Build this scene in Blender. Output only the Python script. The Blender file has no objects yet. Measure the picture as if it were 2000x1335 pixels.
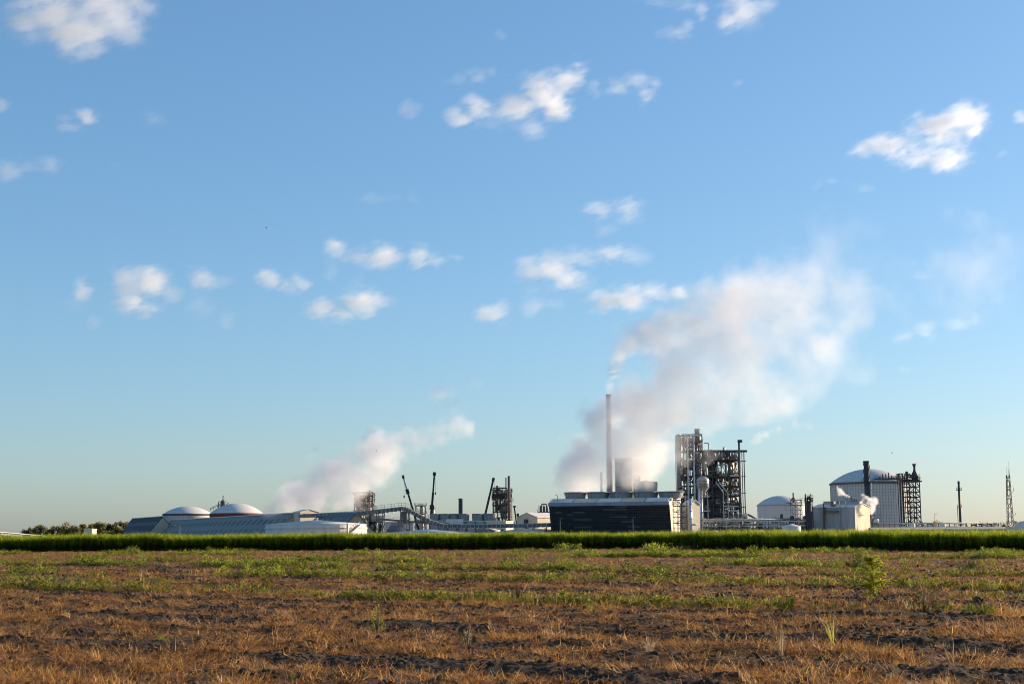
import bpy, math, random
import numpy as np
from mathutils import Vector, Matrix

SC = bpy.context.scene
C = SC.collection
R = math.radians
# ------------------------------------------------------------------ camera
CAM_H, FPX, PITCH, ROLL = 2.4, 2778.0, R(7.72), R(-0.275)
cam = bpy.data.cameras.new('camera'); cam.lens = 50.0; cam.sensor_width = 36.0
cam.clip_start = 0.5; cam.clip_end = 60000
camo = bpy.data.objects.new('camera', cam); C.objects.link(camo)
CM = (Matrix.Rotation(R(90) + PITCH, 3, 'X') @ Matrix.Rotation(ROLL, 3, 'Z'))
camo.matrix_world = Matrix.Translation((0, 0, CAM_H)) @ CM.to_4x4()
SC.camera = camo
# ------------------------------------------------------------------ sky and sun
SUN_EL, SUN_AZ = R(13), R(25)           # azimuth from +X (picture right) towards +Y (away)
world = bpy.data.worlds.new('World'); SC.world = world; world.use_nodes = True
wt = world.node_tree; bg = wt.nodes['Background']
sky = wt.nodes.new('ShaderNodeTexSky'); sky.sky_type = 'NISHITA'; sky.sun_disc = False
sky.sun_elevation = SUN_EL; sky.sun_rotation = R(90) - SUN_AZ
sky.altitude = 0; sky.air_density = 1.05; sky.dust_density = 0.75; sky.ozone_density = 5.6
hs = wt.nodes.new('ShaderNodeGamma'); hs.inputs['Gamma'].default_value = 0.7
h2 = wt.nodes.new('ShaderNodeHueSaturation'); h2.inputs['Saturation'].default_value = 1.08
wt.links.new(sky.outputs[0], hs.inputs['Color']); wt.links.new(hs.outputs[0], h2.inputs['Color']); wt.links.new(h2.outputs[0], bg.inputs[0])
bg.inputs[1].default_value = 0.15
sl = bpy.data.lights.new('sun', 'SUN'); sl.energy = 5.0; sl.angle = R(0.5); sl.color = (1.0, 0.79, 0.56)
so = bpy.data.objects.new('sun', sl); C.objects.link(so)
SUN = Vector((math.cos(SUN_EL) * math.cos(SUN_AZ), math.cos(SUN_EL) * math.sin(SUN_AZ), math.sin(SUN_EL)))
so.rotation_euler = SUN.to_track_quat('Z', 'Y').to_euler()
SC.view_settings.view_transform = 'Standard'; SC.view_settings.look = 'None'
SC.view_settings.exposure = 1.0; SC.view_settings.gamma = 1.0
cy = SC.cycles
cy.use_denoising = True; cy.max_bounces = 32; cy.diffuse_bounces = 3; cy.glossy_bounces = 2
cy.transmission_bounces = 3; cy.volume_bounces = 28; cy.transparent_max_bounces = 8
cy.caustics_reflective = False; cy.caustics_refractive = False
cy.volume_max_steps = 512; cy.filter_width = 1.0

# ------------------------------------------------------------------ helpers
def P(px, py, Y):
    d = CM @ Vector(((px - 1000) / FPX, (667.5 - py) / FPX, -1.0))
    t = Y / d.y
    return Vector((d.x * t, Y, CAM_H + d.z * t))
def hor(px): return 1044.0 - 0.0048 * (px - 1000)
def X(px, Y, py=None): return P(px, hor(px) if py is None else py, Y).x
def Z(py, Y, px=1000): return P(px, py, Y).z
def S(Y): return 0.991 * Y / FPX
def to_px(v):
    c = CM.transposed() @ (Vector(v) - Vector((0, 0, CAM_H)))
    return 1000 + FPX * c.x / -c.z, 667.5 - FPX * c.y / -c.z

class MB:
    def __init__(s): s.v = []; s.f = []; s.s = []
    def add(s, vs, fs, smooth=False):
        n = len(s.v); s.v += [tuple(a) for a in vs]
        for f in fs: s.f.append(tuple(i + n for i in f)); s.s.append(smooth)
        return s
    def hexa(s, p):   # 8 corners: bottom 4 ccw, top 4
        return s.add(p, [(3, 2, 1, 0), (4, 5, 6, 7), (0, 1, 5, 4), (1, 2, 6, 5), (2, 3, 7, 6), (3, 0, 4, 7)])
    def box(s, x0, x1, y0, y1, z0, z1):
        return s.hexa([(x0, y0, z0), (x1, y0, z0), (x1, y1, z0), (x0, y1, z0), (x0, y0, z1), (x1, y0, z1), (x1, y1, z1), (x0, y1, z1)])
    def beam(s, a, b, w, h=None):
        a = Vector(a); b = Vector(b); d = (b - a).normalized(); h = h or w
        u = d.cross(Vector((0, 0, 1)))
        if u.length < 1e-3: u = Vector((1, 0, 0))
        u.normalize(); n = u.cross(d)
        u *= w / 2; n *= h / 2
        return s.hexa([a - u - n, a + u - n, a + u + n, a - u + n, b - u - n, b + u - n, b + u + n, b - u + n])
    def cyl(s, a, b, r0, r1=None, n=16, caps=True, smooth=True):
        a = Vector(a); b = Vector(b); r1 = r0 if r1 is None else r1; d = (b - a).normalized()
        u = d.cross(Vector((0, 0, 1)))
        if u.length < 1e-3: u = Vector((1, 0, 0))
        u.normalize(); w = d.cross(u); vs = []
        for c, r in ((a, r0), (b, r1)):
            for k in range(n):
                t = 2 * math.pi * k / n; vs.append(c + u * (r * math.cos(t)) + w * (r * math.sin(t)))
        s.add(vs, [(k, (k + 1) % n, n + (k + 1) % n, n + k) for k in range(n)], smooth)
        if caps:
            m = len(s.v) - 2 * n
            s.f.append(tuple(m + k for k in reversed(range(n)))); s.s.append(False)
            s.f.append(tuple(m + n + k for k in range(n))); s.s.append(False)
        return s
    def tube(s, path, r, n=8):
        for a, b in zip(path[:-1], path[1:]): s.cyl(a, b, r, r, n)
        return s
    def lathe(s, cx, cy, prof, n=48, smooth=True):
        vs = []
        for r, z in prof:
            for k in range(n):
                t = 2 * math.pi * k / n; vs.append((cx + r * math.cos(t), cy + r * math.sin(t), z))
        fs = []
        for j in range(len(prof) - 1):
            for k in range(n):
                fs.append((j * n + k, j * n + (k + 1) % n, (j + 1) * n + (k + 1) % n, (j + 1) * n + k))
        return s.add(vs, fs, smooth)
    def prism(s, poly, z0, z1):
        n = len(poly)
        vs = [(p[0], p[1], z0) for p in poly] + [(p[0], p[1], z1) for p in poly]
        return s.add(vs, [(k, (k + 1) % n, n + (k + 1) % n, n + k) for k in range(n)] + [tuple(reversed(range(n))), tuple(range(n, 2 * n))])
    def mesh(s, name, off=(0, 0, 0)):
        me = bpy.data.meshes.new(name)
        v = np.array(s.v, dtype=np.float64) - np.array(off)
        me.from_pydata(v.tolist(), [], s.f)
        me.polygons.foreach_set('use_smooth', s.s); me.update()
        return me

def tag(o, label=None, cat=None, group=None, kind=None):
    if label: o['label'] = label
    if cat: o['category'] = cat
    if group: o['group'] = group
    if kind: o['kind'] = kind
    return o
def thing(name, label, cat, loc, group=None):
    o = bpy.data.objects.new(name, None); C.objects.link(o); o.location = loc
    o.empty_display_size = 0.5
    return tag(o, label, cat, group)
def origin(o):
    p = Vector((0, 0, 0))
    while o is not None: p += o.location; o = o.parent
    return p
def part(parent, name, mb, mat, label=None):
    me = mb.mesh(name, origin(parent)); me.materials.append(M[mat])
    o = bpy.data.objects.new(name, me); C.objects.link(o); o.parent = parent
    if label: o['label'] = label
    return o
def solo(name, mb, mat, loc, label, cat, group=None, kind=None):
    me = mb.mesh(name, loc); me.materials.append(M[mat])
    o = bpy.data.objects.new(name, me); C.objects.link(o); o.location = loc
    return tag(o, label, cat, group, kind)

# ------------------------------------------------------------------ materials
M = {}
def pm(name, col, rough=0.75, metal=0.0, var=0.22, scale=0.35, streak=0.0, grime=None, bump=0.0):
    m = bpy.data.materials.new(name); m.use_nodes = True; t = m.node_tree; N = t.nodes; K = t.links
    b = N['Principled BSDF']; b.inputs['Specular IOR Level'].default_value = 0.22; b.inputs['Roughness'].default_value = rough; b.inputs['Metallic'].default_value = metal
    tc = N.new('ShaderNodeTexCoord'); mp = N.new('ShaderNodeMapping'); K.new(tc.outputs['Object'], mp.inputs[0])
    mp.inputs['Scale'].default_value = (1, 1, 0.12 if streak else 1)
    nz = N.new('ShaderNodeTexNoise'); nz.inputs['Scale'].default_value = scale; nz.inputs['Detail'].default_value = 8
    nz.inputs['Roughness'].default_value = 0.65
    K.new(mp.outputs[0], nz.inputs['Vector'])
    r = N.new('ShaderNodeValToRGB'); K.new(nz.outputs['Fac'], r.inputs[0])
    lo = [c * (1 - var) for c in col]; hi = [min(1, c * (1 + var)) for c in col]
    if grime: lo = grime
    r.color_ramp.elements[0].position = 0.32; r.color_ramp.elements[1].position = 0.66
    r.color_ramp.elements[0].color = (*lo, 1); r.color_ramp.elements[1].color = (*hi, 1)
    if grime:
        e = r.color_ramp.elements.new(0.45); e.color = (*col, 1)
    K.new(r.outputs[0], b.inputs['Base Color'])
    if bump:
        bp = N.new('ShaderNodeBump'); bp.inputs['Strength'].default_value = 0.6; bp.inputs['Distance'].default_value = bump
        n2 = N.new('ShaderNodeTexNoise'); n2.inputs['Scale'].default_value = scale * 8; K.new(tc.outputs['Object'], n2.inputs['Vector'])
        K.new(n2.outputs['Fac'], bp.inputs['Height']); K.new(bp.outputs[0], b.inputs['Normal'])
    M[name] = m
    return m
pm('white', (0.64, 0.63, 0.60), streak=1, grime=(0.50, 0.47, 0.42), var=0.08)
pm('tank_white', (0.63, 0.605, 0.555), streak=1, grime=(0.47, 0.45, 0.41), var=0.06, scale=0.5)
pm('dome_white', (0.56, 0.545, 0.52), rough=0.7, var=0.06)
pm('roof_white', (0.60, 0.58, 0.54), var=0.12, grime=(0.48, 0.42, 0.36))
pm('rim_red', (0.12, 0.042, 0.034))
pm('rim_brown', (0.085, 0.062, 0.055))
pm('beige', (0.52, 0.44, 0.33), streak=1, grime=(0.40, 0.32, 0.22), var=0.1)
pm('cream', (0.56, 0.50, 0.40), streak=1, grime=(0.46, 0.39, 0.30), var=0.08)
pm('grey_metal', (0.38, 0.38, 0.37), streak=1, var=0.15, grime=(0.24, 0.22, 0.19))
pm('grey_roof', (0.22, 0.21, 0.20), var=0.2)
pm('navy_roof', (0.042, 0.048, 0.058), var=0.25, streak=1)
pm('blue_roof', (0.215, 0.218, 0.20), var=0.08, streak=1, grime=(0.175, 0.178, 0.165))
pm('slate_roof', (0.14, 0.15, 0.165), var=0.2, streak=1)
pm('skylight_dark', (0.10, 0.103, 0.10), rough=.9)
pm('skylight_pale', (0.24, 0.25, 0.26))
pm('steel_dark', (0.060, 0.056, 0.055), rough=0.6, var=0.45, grime=(0.07, 0.035, 0.02))
pm('steel_mid', (0.15, 0.14, 0.13), rough=0.6, var=0.35, grime=(0.11, 0.07, 0.045))
pm('block_tan', (0.34, 0.30, 0.25), streak=1, var=0.12, grime=(0.24, 0.20, 0.16))
pm('steel_galv', (0.40, 0.39, 0.37), rough=0.45, metal=0.3, var=0.25)
pm('steel_pale', (0.56, 0.52, 0.46), var=0.2, grime=(0.30, 0.22, 0.15))
pm('stack_brown', (0.16, 0.105, 0.085), streak=1, var=0.3)
pm('stack_dark', (0.075, 0.072, 0.078), streak=1, var=0.3)
pm('stack_concrete', (0.30, 0.27, 0.25), streak=1, var=0.15, grime=(0.18, 0.16, 0.145))
pm('vessel', (0.36, 0.34, 0.31), rough=0.45, metal=0.35, var=0.2, grime=(0.20, 0.15, 0.10))
pm('silver', (0.55, 0.55, 0.56), rough=0.35, metal=0.5, var=0.15)
pm('louver', (0.075, 0.086, 0.095), var=0.35, scale=1.2)
pm('louver_pale', (0.20, 0.215, 0.22), var=0.3)
pm('louver_back', (0.016, 0.018, 0.022))
pm('fan_grey', (0.27, 0.265, 0.25), streak=1, var=0.25, grime=(0.17, 0.15, 0.125))
pm('parapet', (0.27, 0.29, 0.32), streak=1, var=0.2)
pm('concrete', (0.42, 0.40, 0.37), var=0.15)
pm('crane_black', (0.03, 0.03, 0.032), rough=0.4)
pm('crane_pale', (0.45, 0.46, 0.46), rough=0.4)
pm('crane_yellow', (0.55, 0.35, 0.05), rough=0.4)
pm('rubber', (0.03, 0.03, 0.03))
pm('glass', (0.05, 0.07, 0.09), rough=0.1)
pm('lamp_head', (0.65, 0.65, 0.63))
pm('bark', (0.12, 0.085, 0.06), scale=4)
pm('bird', (0.03, 0.03, 0.03))
pm('yard', (0.27, 0.24, 0.20), rough=0.95, scale=0.05, var=0.25)

def leafmat(name, stops, trans=0.35, rough=0.55):
    """Leaf: colour picked by the per-face 'tint' and the instance's own random; diffuse, translucent and a little gloss."""
    m = bpy.data.materials.new(name); m.use_nodes = True; t = m.node_tree; N = t.nodes; K = t.links; N.clear()
    out = N.new('ShaderNodeOutputMaterial')
    at = N.new('ShaderNodeAttribute'); at.attribute_name = 'tint'
    oi = N.new('ShaderNodeObjectInfo')
    a1 = N.new('ShaderNodeMath'); a1.operation = 'MULTIPLY_ADD'; a1.inputs[1].default_value = 0.5; a1.inputs[2].default_value = -0.25
    K.new(oi.outputs['Random'], a1.inputs[0])
    a2 = N.new('ShaderNodeMath'); a2.operation = 'ADD'; K.new(at.outputs['Fac'], a2.inputs[0]); K.new(a1.outputs[0], a2.inputs[1])
    r = N.new('ShaderNodeValToRGB'); K.new(a2.outputs[0], r.inputs[0])
    el = r.color_ramp.elements
    while len(el) < len(stops): el.new(0.5)
    for k, (p, c) in enumerate(stops): el[k].position = p; el[k].color = (*c, 1)
    d = N.new('ShaderNodeBsdfPrincipled'); d.inputs['Roughness'].default_value = rough; K.new(r.outputs[0], d.inputs['Base Color'])
    d.inputs['Specular IOR Level'].default_value = 0.3
    tr = N.new('ShaderNodeBsdfTranslucent'); K.new(r.outputs[0], tr.inputs['Color'])
    mx = N.new('ShaderNodeMixShader'); mx.inputs[0].default_value = trans
    K.new(d.outputs[0], mx.inputs[1]); K.new(tr.outputs[0], mx.inputs[2]); K.new(mx.outputs[0], out.inputs['Surface'])
    M[name] = m
leafmat('dry_grass', [(0.0, (0.070, 0.025, 0.006)), (0.3, (0.29, 0.115, 0.024)), (0.65, (0.58, 0.28, 0.07)), (1.0, (0.84, 0.56, 0.22))], 0.42)
leafmat('weed_green', [(0.0, (0.055, 0.052, 0.014)), (0.4, (0.115, 0.14, 0.018)), (0.75, (0.22, 0.24, 0.026)), (1.0, (0.36, 0.31, 0.05))], 0.5)
leafmat('weed_bright', [(0.0, (0.08, 0.11, 0.014)), (0.5, (0.20, 0.25, 0.022)), (1.0, (0.42, 0.44, 0.05))], 0.5)
leafmat('sapling_leaf', [(0.0, (0.20, 0.24, 0.02)), (0.5, (0.38, 0.42, 0.03)), (1.0, (0.60, 0.58, 0.08))], 0.5)
leafmat('weed_olive', [(0.0, (0.050, 0.035, 0.015)), (0.5, (0.085, 0.078, 0.024)), (1.0, (0.16, 0.14, 0.04))], 0.35)
leafmat('cane_leaf', [(0.0, (0.10, 0.085, 0.03)), (0.22, (0.07, 0.10, 0.012)), (0.6, (0.21, 0.27, 0.014)), (1.0, (0.44, 0.46, 0.03))], 0.6)
leafmat('tree_leaf', [(0.0, (0.12, 0.11, 0.036)), (0.5, (0.25, 0.22, 0.07)), (1.0, (0.38, 0.32, 0.10))], 0.55)
leafmat('flower_yellow', [(0.0, (0.45, 0.30, 0.015)), (1.0, (0.70, 0.50, 0.03))], 0.3)
leafmat('straw_pale', [(0.0, (0.36, 0.25, 0.13)), (1.0, (0.66, 0.52, 0.33))], 0.3)
pm('clod', (0.052, 0.034, 0.022), rough=0.85, var=0.4, scale=6, bump=0.02)
# flame gives off light
fm = bpy.data.materials.new('flame'); fm.use_nodes = True
fb = fm.node_tree.nodes['Principled BSDF']; fb.inputs['Base Color'].default_value = (1, 0.4, 0.2, 1)
fb.inputs['Emission Color'].default_value = (1, 0.40, 0.30, 1); fb.inputs['Emission Strength'].default_value = 0.45; M['flame'] = fm

# ------------------------------------------------------------------ noise
def vnoise(p, seed, per=64):
    """smooth value noise, p (...,d) with d 2 or 3"""
    d = p.shape[-1]
    r = np.random.default_rng(seed).random((per,) * d, dtype=np.float32)
    i = np.floor(p).astype(np.int32); f = (p - i).astype(np.float32); f = f * f * f * (f * (f * 6 - 15) + 10)
    out = np.zeros(p.shape[:-1], np.float32)
    for c in range(2 ** d):
        w = np.ones(p.shape[:-1], np.float32); ix = []
        for a in range(d):
            bit = (c >> a) & 1
            ix.append((i[..., a] + bit) % per); w = w * (f[..., a] if bit else 1 - f[..., a])
        out += r[tuple(ix)] * w
    return out
def fbm(p, seed, octv=5, gain=0.5, lac=2.03):
    o = 0; a = 1.0; t = 0
    for k in range(octv):
        o = o + a * vnoise(p * (lac ** k) + 11.7 * k, seed + k * 13); t += a; a *= gain
    return o / t

# ------------------------------------------------------------------ ground and field
ROWN = np.array([0.545, 0.839])
STRIPS = [(44.0, 1.2, .9), (54, .7, .5), (63.5, 1.2, .9), (82, 1.3, .95), (100, 1.5, 1.0), (134, 2.2, .9), (170, 2.4, .75), (196, 2.6, .75), (218, 3, .6)]
def masks(x, y):
    p = np.stack([x, y], -1)
    r = x * ROWN[0] + y * ROWN[1]
    wob = (fbm(p * 0.055, 5, 3) - 0.5) * 7
    g = np.zeros_like(x)
    n1 = fbm(p * 0.22, 21, 3)
    for k, (c, w, a) in enumerate(STRIPS):
        patch = np.clip((fbm(p * 0.09 + k * 9.1, 33, 3) - 0.40) * 5, 0, 1)
        g = np.maximum(g, np.exp(-((r + wob * min(1, c / 90) - c) / w) ** 2) * a * (0.12 + 0.88 * patch))
    g = g * np.clip(0.35 + n1 * 1.3, 0, 1.2)
    # bare clod bands in front of each weed strip, patchy
    s = np.zeros_like(x)
    for c, w in ((39.0, 1.6), (50, 1.8), (60.0, 1.3), (69.5, 1.2), (78.0, 1.2), (34, 0.8), (29.5, 0.9), (25.0, 0.9), (21, 0.8), (88, 1.0)):
        s = np.maximum(s, np.exp(-((r + wob * 0.7 - c) / w) ** 2))
    n2 = fbm(p * np.array([0.35, 0.5]), 55, 4)
    s = np.clip(s * 0.8 + (n2 - 0.52) * 2.0, 0, 1)
    s = s * (1 - np.clip(g * 1.4, 0, 1))
    return r, g, s
def field_h(x, y):
    p = np.stack([x, y], -1)
    r = x * ROWN[0] + y * ROWN[1]
    h = 0.05 * np.sin(r * 2 * np.pi / 3.1 + 2 * fbm(p * 0.1, 8, 2)) + 0.22 * (fbm(p * 0.25, 3, 3) - 0.5)
    h = h + 0.16 * (fbm(p * 1.6, 4, 3) - 0.5)
    fade = np.clip(1 - (y - 150) / 60, 0.25, 1)
    return h * fade

gm = pm('ground', (0.10, 0.085, 0.055), rough=0.95, scale=0.02, var=0.3)
solo('ground', MB().add([(-9000, -300, -.45), (9000, -300, -.45), (9000, 16000, -.45), (-9000, 16000, -.45)], [(0, 1, 2, 3)]), 'ground', (0, 0, 0),
     'flat brown land running to the horizon under the plant', 'ground', kind='structure')
solo('plant_yard', MB().add([(-700, 330, -.05), (700, 330, -.05), (1100, 1500, -.05), (-1100, 1500, -.05)], [(0, 1, 2, 3)]), 'yard', (0, 0, 0),
     'pale gravel yard under the chemical plant buildings', 'ground', kind='structure')
# field sheet, finer towards the camera
ny_, nx_ = 560, 560
ys = 15.0 * (328.0 / 15.0) ** (np.arange(ny_) / (ny_ - 1))
tx = np.linspace(-0.56, 0.56, nx_)
gy = np.repeat(ys[:, None], nx_, 1); gx = gy * tx[None] + 0.0
rr, gg, ss = masks(gx, gy)
gz = field_h(gx, gy)
pp = np.stack([gx, gy], -1)
cl = np.abs(fbm(pp * 4.5, 71, 3) - 0.5) * 2
gz = gz + ss * (0.14 * (0.5 - cl)) * np.clip(1.4 - gy / 90, 0, 1)
fme = bpy.data.meshes.new('field')
idx = np.arange(ny_ * nx_).reshape(ny_, nx_)
quads = np.stack([idx[:-1, :-1], idx[:-1, 1:], idx[1:, 1:], idx[1:, :-1]], -1).reshape(-1, 4)
fme.vertices.add(ny_ * nx_); fme.vertices.foreach_set('co', np.stack([gx, gy, gz], -1).astype(np.float32).ravel())
fme.loops.add(quads.size); fme.loops.foreach_set('vertex_index', quads.ravel().astype(np.int32))
fme.polygons.add(len(quads)); fme.polygons.foreach_set('loop_start', np.arange(0, quads.size, 4, dtype=np.int32))
fme.polygons.foreach_set('use_smooth', np.ones(len(quads), bool))
fme.update(calc_edges=True)
fme.attributes.new('bare', 'FLOAT', 'POINT').data.foreach_set('value', ss.astype(np.float32).ravel())
fme.attributes.new('weedy', 'FLOAT', 'POINT').data.foreach_set('value', np.clip(gg, 0, 1).astype(np.float32).ravel())
m = bpy.data.materials.new('field_soil'); m.use_nodes = True; t = m.node_tree; N = t.nodes; K = t.links
b = N['Principled BSDF']; b.inputs['Roughness'].default_value = 0.95; b.inputs['Specular IOR Level'].default_value = 0.2
ge = N.new('ShaderNodeNewGeometry')
nz = N.new('ShaderNodeTexNoise'); nz.inputs['Scale'].default_value = 3.0; nz.inputs['Detail'].default_value = 10; nz.inputs['Roughness'].default_value = 0.75
K.new(ge.outputs['Position'], nz.inputs['Vector'])
rl = N.new('ShaderNodeValToRGB'); K.new(nz.outputs['Fac'], rl.inputs[0])
rl.color_ramp.elements[0].position = .35; rl.color_ramp.elements[0].color = (0.045, 0.020, 0.010, 1)
rl.color_ramp.elements[1].position = .68; rl.color_ramp.elements[1].color = (0.17, 0.08, 0.032, 1)
rs = N.new('ShaderNodeValToRGB'); K.new(nz.outputs['Fac'], rs.inputs[0])
rs.color_ramp.elements[0].position = .35; rs.color_ramp.elements[0].color = (0.030, 0.018, 0.010, 1)
rs.color_ramp.elements[1].position = .7; rs.color_ramp.elements[1].color = (0.090, 0.054, 0.030, 1)
ab = N.new('ShaderNodeAttribute'); ab.attribute_name = 'bare'
mx = N.new('ShaderNodeMix'); mx.data_type = 'RGBA'; K.new(ab.outputs['Fac'], mx.inputs['Factor']); K.new(rl.outputs[0], mx.inputs[6]); K.new(rs.outputs[0], mx.inputs[7])
aw = N.new('ShaderNodeAttribute'); aw.attribute_name = 'weedy'
m2 = N.new('ShaderNodeMix'); m2.data_type = 'RGBA'; wf = N.new('ShaderNodeMath'); wf.operation = 'MULTIPLY'; wf.inputs[1].default_value = 0.5; K.new(aw.outputs['Fac'], wf.inputs[0]); K.new(wf.outputs[0], m2.inputs['Factor']); K.new(mx.outputs[2], m2.inputs[6]); m2.inputs[7].default_value = (0.055, 0.055, 0.020, 1)
K.new(m2.outputs[2], b.inputs['Base Color'])
bp = N.new('ShaderNodeBump'); bp.inputs['Distance'].default_value = 0.08; bp.inputs['Strength'].default_value = 0.9
K.new(nz.outputs['Fac'], bp.inputs['Height']); K.new(bp.outputs[0], b.inputs['Normal'])
fme.materials.append(m)
fo = bpy.data.objects.new('field', fme); C.objects.link(fo)
tag(fo, 'bare dark soil and brown litter of the fallow field', 'field', kind='structure')

# ------------------------------------------------------------------ plant kit
def dome_prof(r, z0, h, n=10):
    Rr = (r * r + h * h) / (2 * h); a0 = math.asin(min(1, r / Rr))
    return [(Rr * math.sin(a0 * (1 - k / n)) + 0.001, z0 + Rr * (math.cos(a0 * (1 - k / n)) - math.cos(a0))) for k in range(n + 1)]
def rotframe(pxl, pxr, Y, a):
    """front-left corner at pxl, depth Y; front runs right and nearer by angle a until pxr. Returns o, f, g, W"""
    a = R(a); f = Vector((math.cos(a), -math.sin(a), 0)); g = Vector((math.sin(a), math.cos(a), 0))
    o = Vector((X(pxl, Y), Y, 0)); lo, hi = 0.1, 400.0
    for _ in range(50):
        w = (lo + hi) / 2
        q = o + f * w; q.z = CAM_H
        if to_px(q)[0] < pxr: lo = w
        else: hi = w
    return o, f, g, w
def L(fr, u, v, z): 
    o, f, g, W = fr
    return o + f * u + g * v + Vector((0, 0, z))
def lbox(mb, fr, u0, u1, v0, v1, z0, z1, tin=0.0):
    return mb.hexa([L(fr, u0, v0, z0), L(fr, u1, v0, z0), L(fr, u1, v1, z0), L(fr, u0, v1, z0),
                    L(fr, u0, v0, z1), L(fr, u1, v0, z1), L(fr, u1, v1, z1), L(fr, u0, v1, z1)])
def gable(th, fr, D, ze, zr, wall, roof, ridge='u', ov=0.4, th_=0.25):
    """walls with two gables and two roof slopes; ridge along u (front direction) or v (depth)"""
    W = fr[3]; mb = MB()
    def q(u, v, z): return L(fr, u, v, z) if ridge == 'u' else L(fr, v, u, z)
    A, B = (W, D) if ridge == 'u' else (D, W)
    vs = [q(0, 0, 0), q(A, 0, 0), q(A, B, 0), q(0, B, 0), q(0, 0, ze), q(A, 0, ze), q(A, B, ze), q(0, B, ze), q(0, B / 2, zr), q(A, B / 2, zr)]
    mb.add(vs, [(0, 1, 5, 4), (1, 2, 6, 9, 5), (2, 3, 7, 6), (3, 0, 4, 8, 7), (4, 5, 9, 8), (6, 7, 8, 9)])
    w = part(th, 'wall', mb, wall)
    k = (zr - ze) / (B / 2)
    for s in (0, 1):
        b0, b1 = (-ov, B / 2) if s == 0 else (B + ov, B / 2)
        z0 = ze - k * ov + 0.02; r = MB()
        lo = [q(-ov, b0, z0), q(A + ov, b0, z0), q(A + ov, b1, zr + 0.02), q(-ov, b1, zr + 0.02)]
        r.hexa(lo + [p + Vector((0, 0, th_)) for p in lo])
        part(th, 'roof_slope', r, roof)
    return w
def rails(mb, pts, h=1.1, n=2, r=0.05, step=2.0):
    for a, b in zip(pts[:-1], pts[1:]):
        a = Vector(a); b = Vector(b)
        for k in range(n): mb.beam(a + Vector((0, 0, h * (k + 1) / n)), b + Vector((0, 0, h * (k + 1) / n)), r)
        m = max(1, int((b - a).length / step))
        for k in range(m + 1):
            p = a.lerp(b, k / m); mb.beam(p, p + Vector((0, 0, h)), r)
    return mb
def frame_tower(th, x0, x1, y0, y1, zs, nx=3, ny=2, w=0.35, mat='steel_dark', brace=0.7, floors=None, seed=0, rail=True, over=0.5, plat='steel_dark'):
    rng = random.Random(seed)
    xs = [x0 + (x1 - x0) * k / (nx - 1) for k in range(nx)]; yy = [y0 + (y1 - y0) * k / (ny - 1) for k in range(ny)]
    for x in xs:
        for y in yy: part(th, 'leg', MB().beam((x, y, 0), (x, y, zs[-1]), w), mat)
    for j, z in enumerate(zs):
        for y in yy: part(th, 'floor_beam', MB().beam((x0, y, z), (x1, y, z), w * .8, w * 1.1), mat)
        for x in xs: part(th, 'cross_beam', MB().beam((x, y0 + w / 2, z), (x, y1 - w / 2, z), w * .7, w), mat)
        if floors is None or j in floors:
            p = part(th, 'platform', MB().box(x0 - over, x1 + over, y0 - over, y1 + over, z + w * .6, z + w * .6 + .12), plat)
            if rail:
                zz = z + w * .6 + .12
                part(p, 'handrail', rails(MB(), [(x0 - over, y1 + over, zz), (x0 - over, y0 - over, zz), (x1 + over, y0 - over, zz), (x1 + over, y1 + over, zz)], 1.1, 2, .07, 1.6), mat)
    z2 = [0] + list(zs)
    for j in range(len(z2) - 1):
        for i in range(nx - 1):
            if rng.random() < brace:
                a, b = (z2[j], z2[j + 1]) if rng.random() < .5 else (z2[j + 1], z2[j])
                part(th, 'brace', MB().beam((xs[i], y0 - w * .1, a), (xs[i + 1], y0 - w * .1, b), w * .5), mat)
        if rng.random() < brace:
            part(th, 'brace', MB().beam((x1 + w * .1, y0, z2[j]), (x1 + w * .1, y1, z2[j + 1]), w * .5), mat)
def vessel(th, x, y, z0, z1, r, mat='vessel', name='vessel', bands=2, n=24):
    h = r * .55
    pr = [(0.001, z0 - h * .6), (r * .6, z0 - h * .35), (r, z0)] + [(r, z1)] + dome_prof(r, z1, h, 6)[1:]
    o = part(th, name, MB().lathe(x, y, pr, n), mat)
    for k in range(bands):
        z = z0 + (z1 - z0) * (k + .5) / bands
        part(o, 'band', MB().lathe(x, y, [(r, z - .12), (r * 1.04, z - .12), (r * 1.04, z + .12), (r, z + .12)], n), 'steel_mid')
    return o
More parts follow.
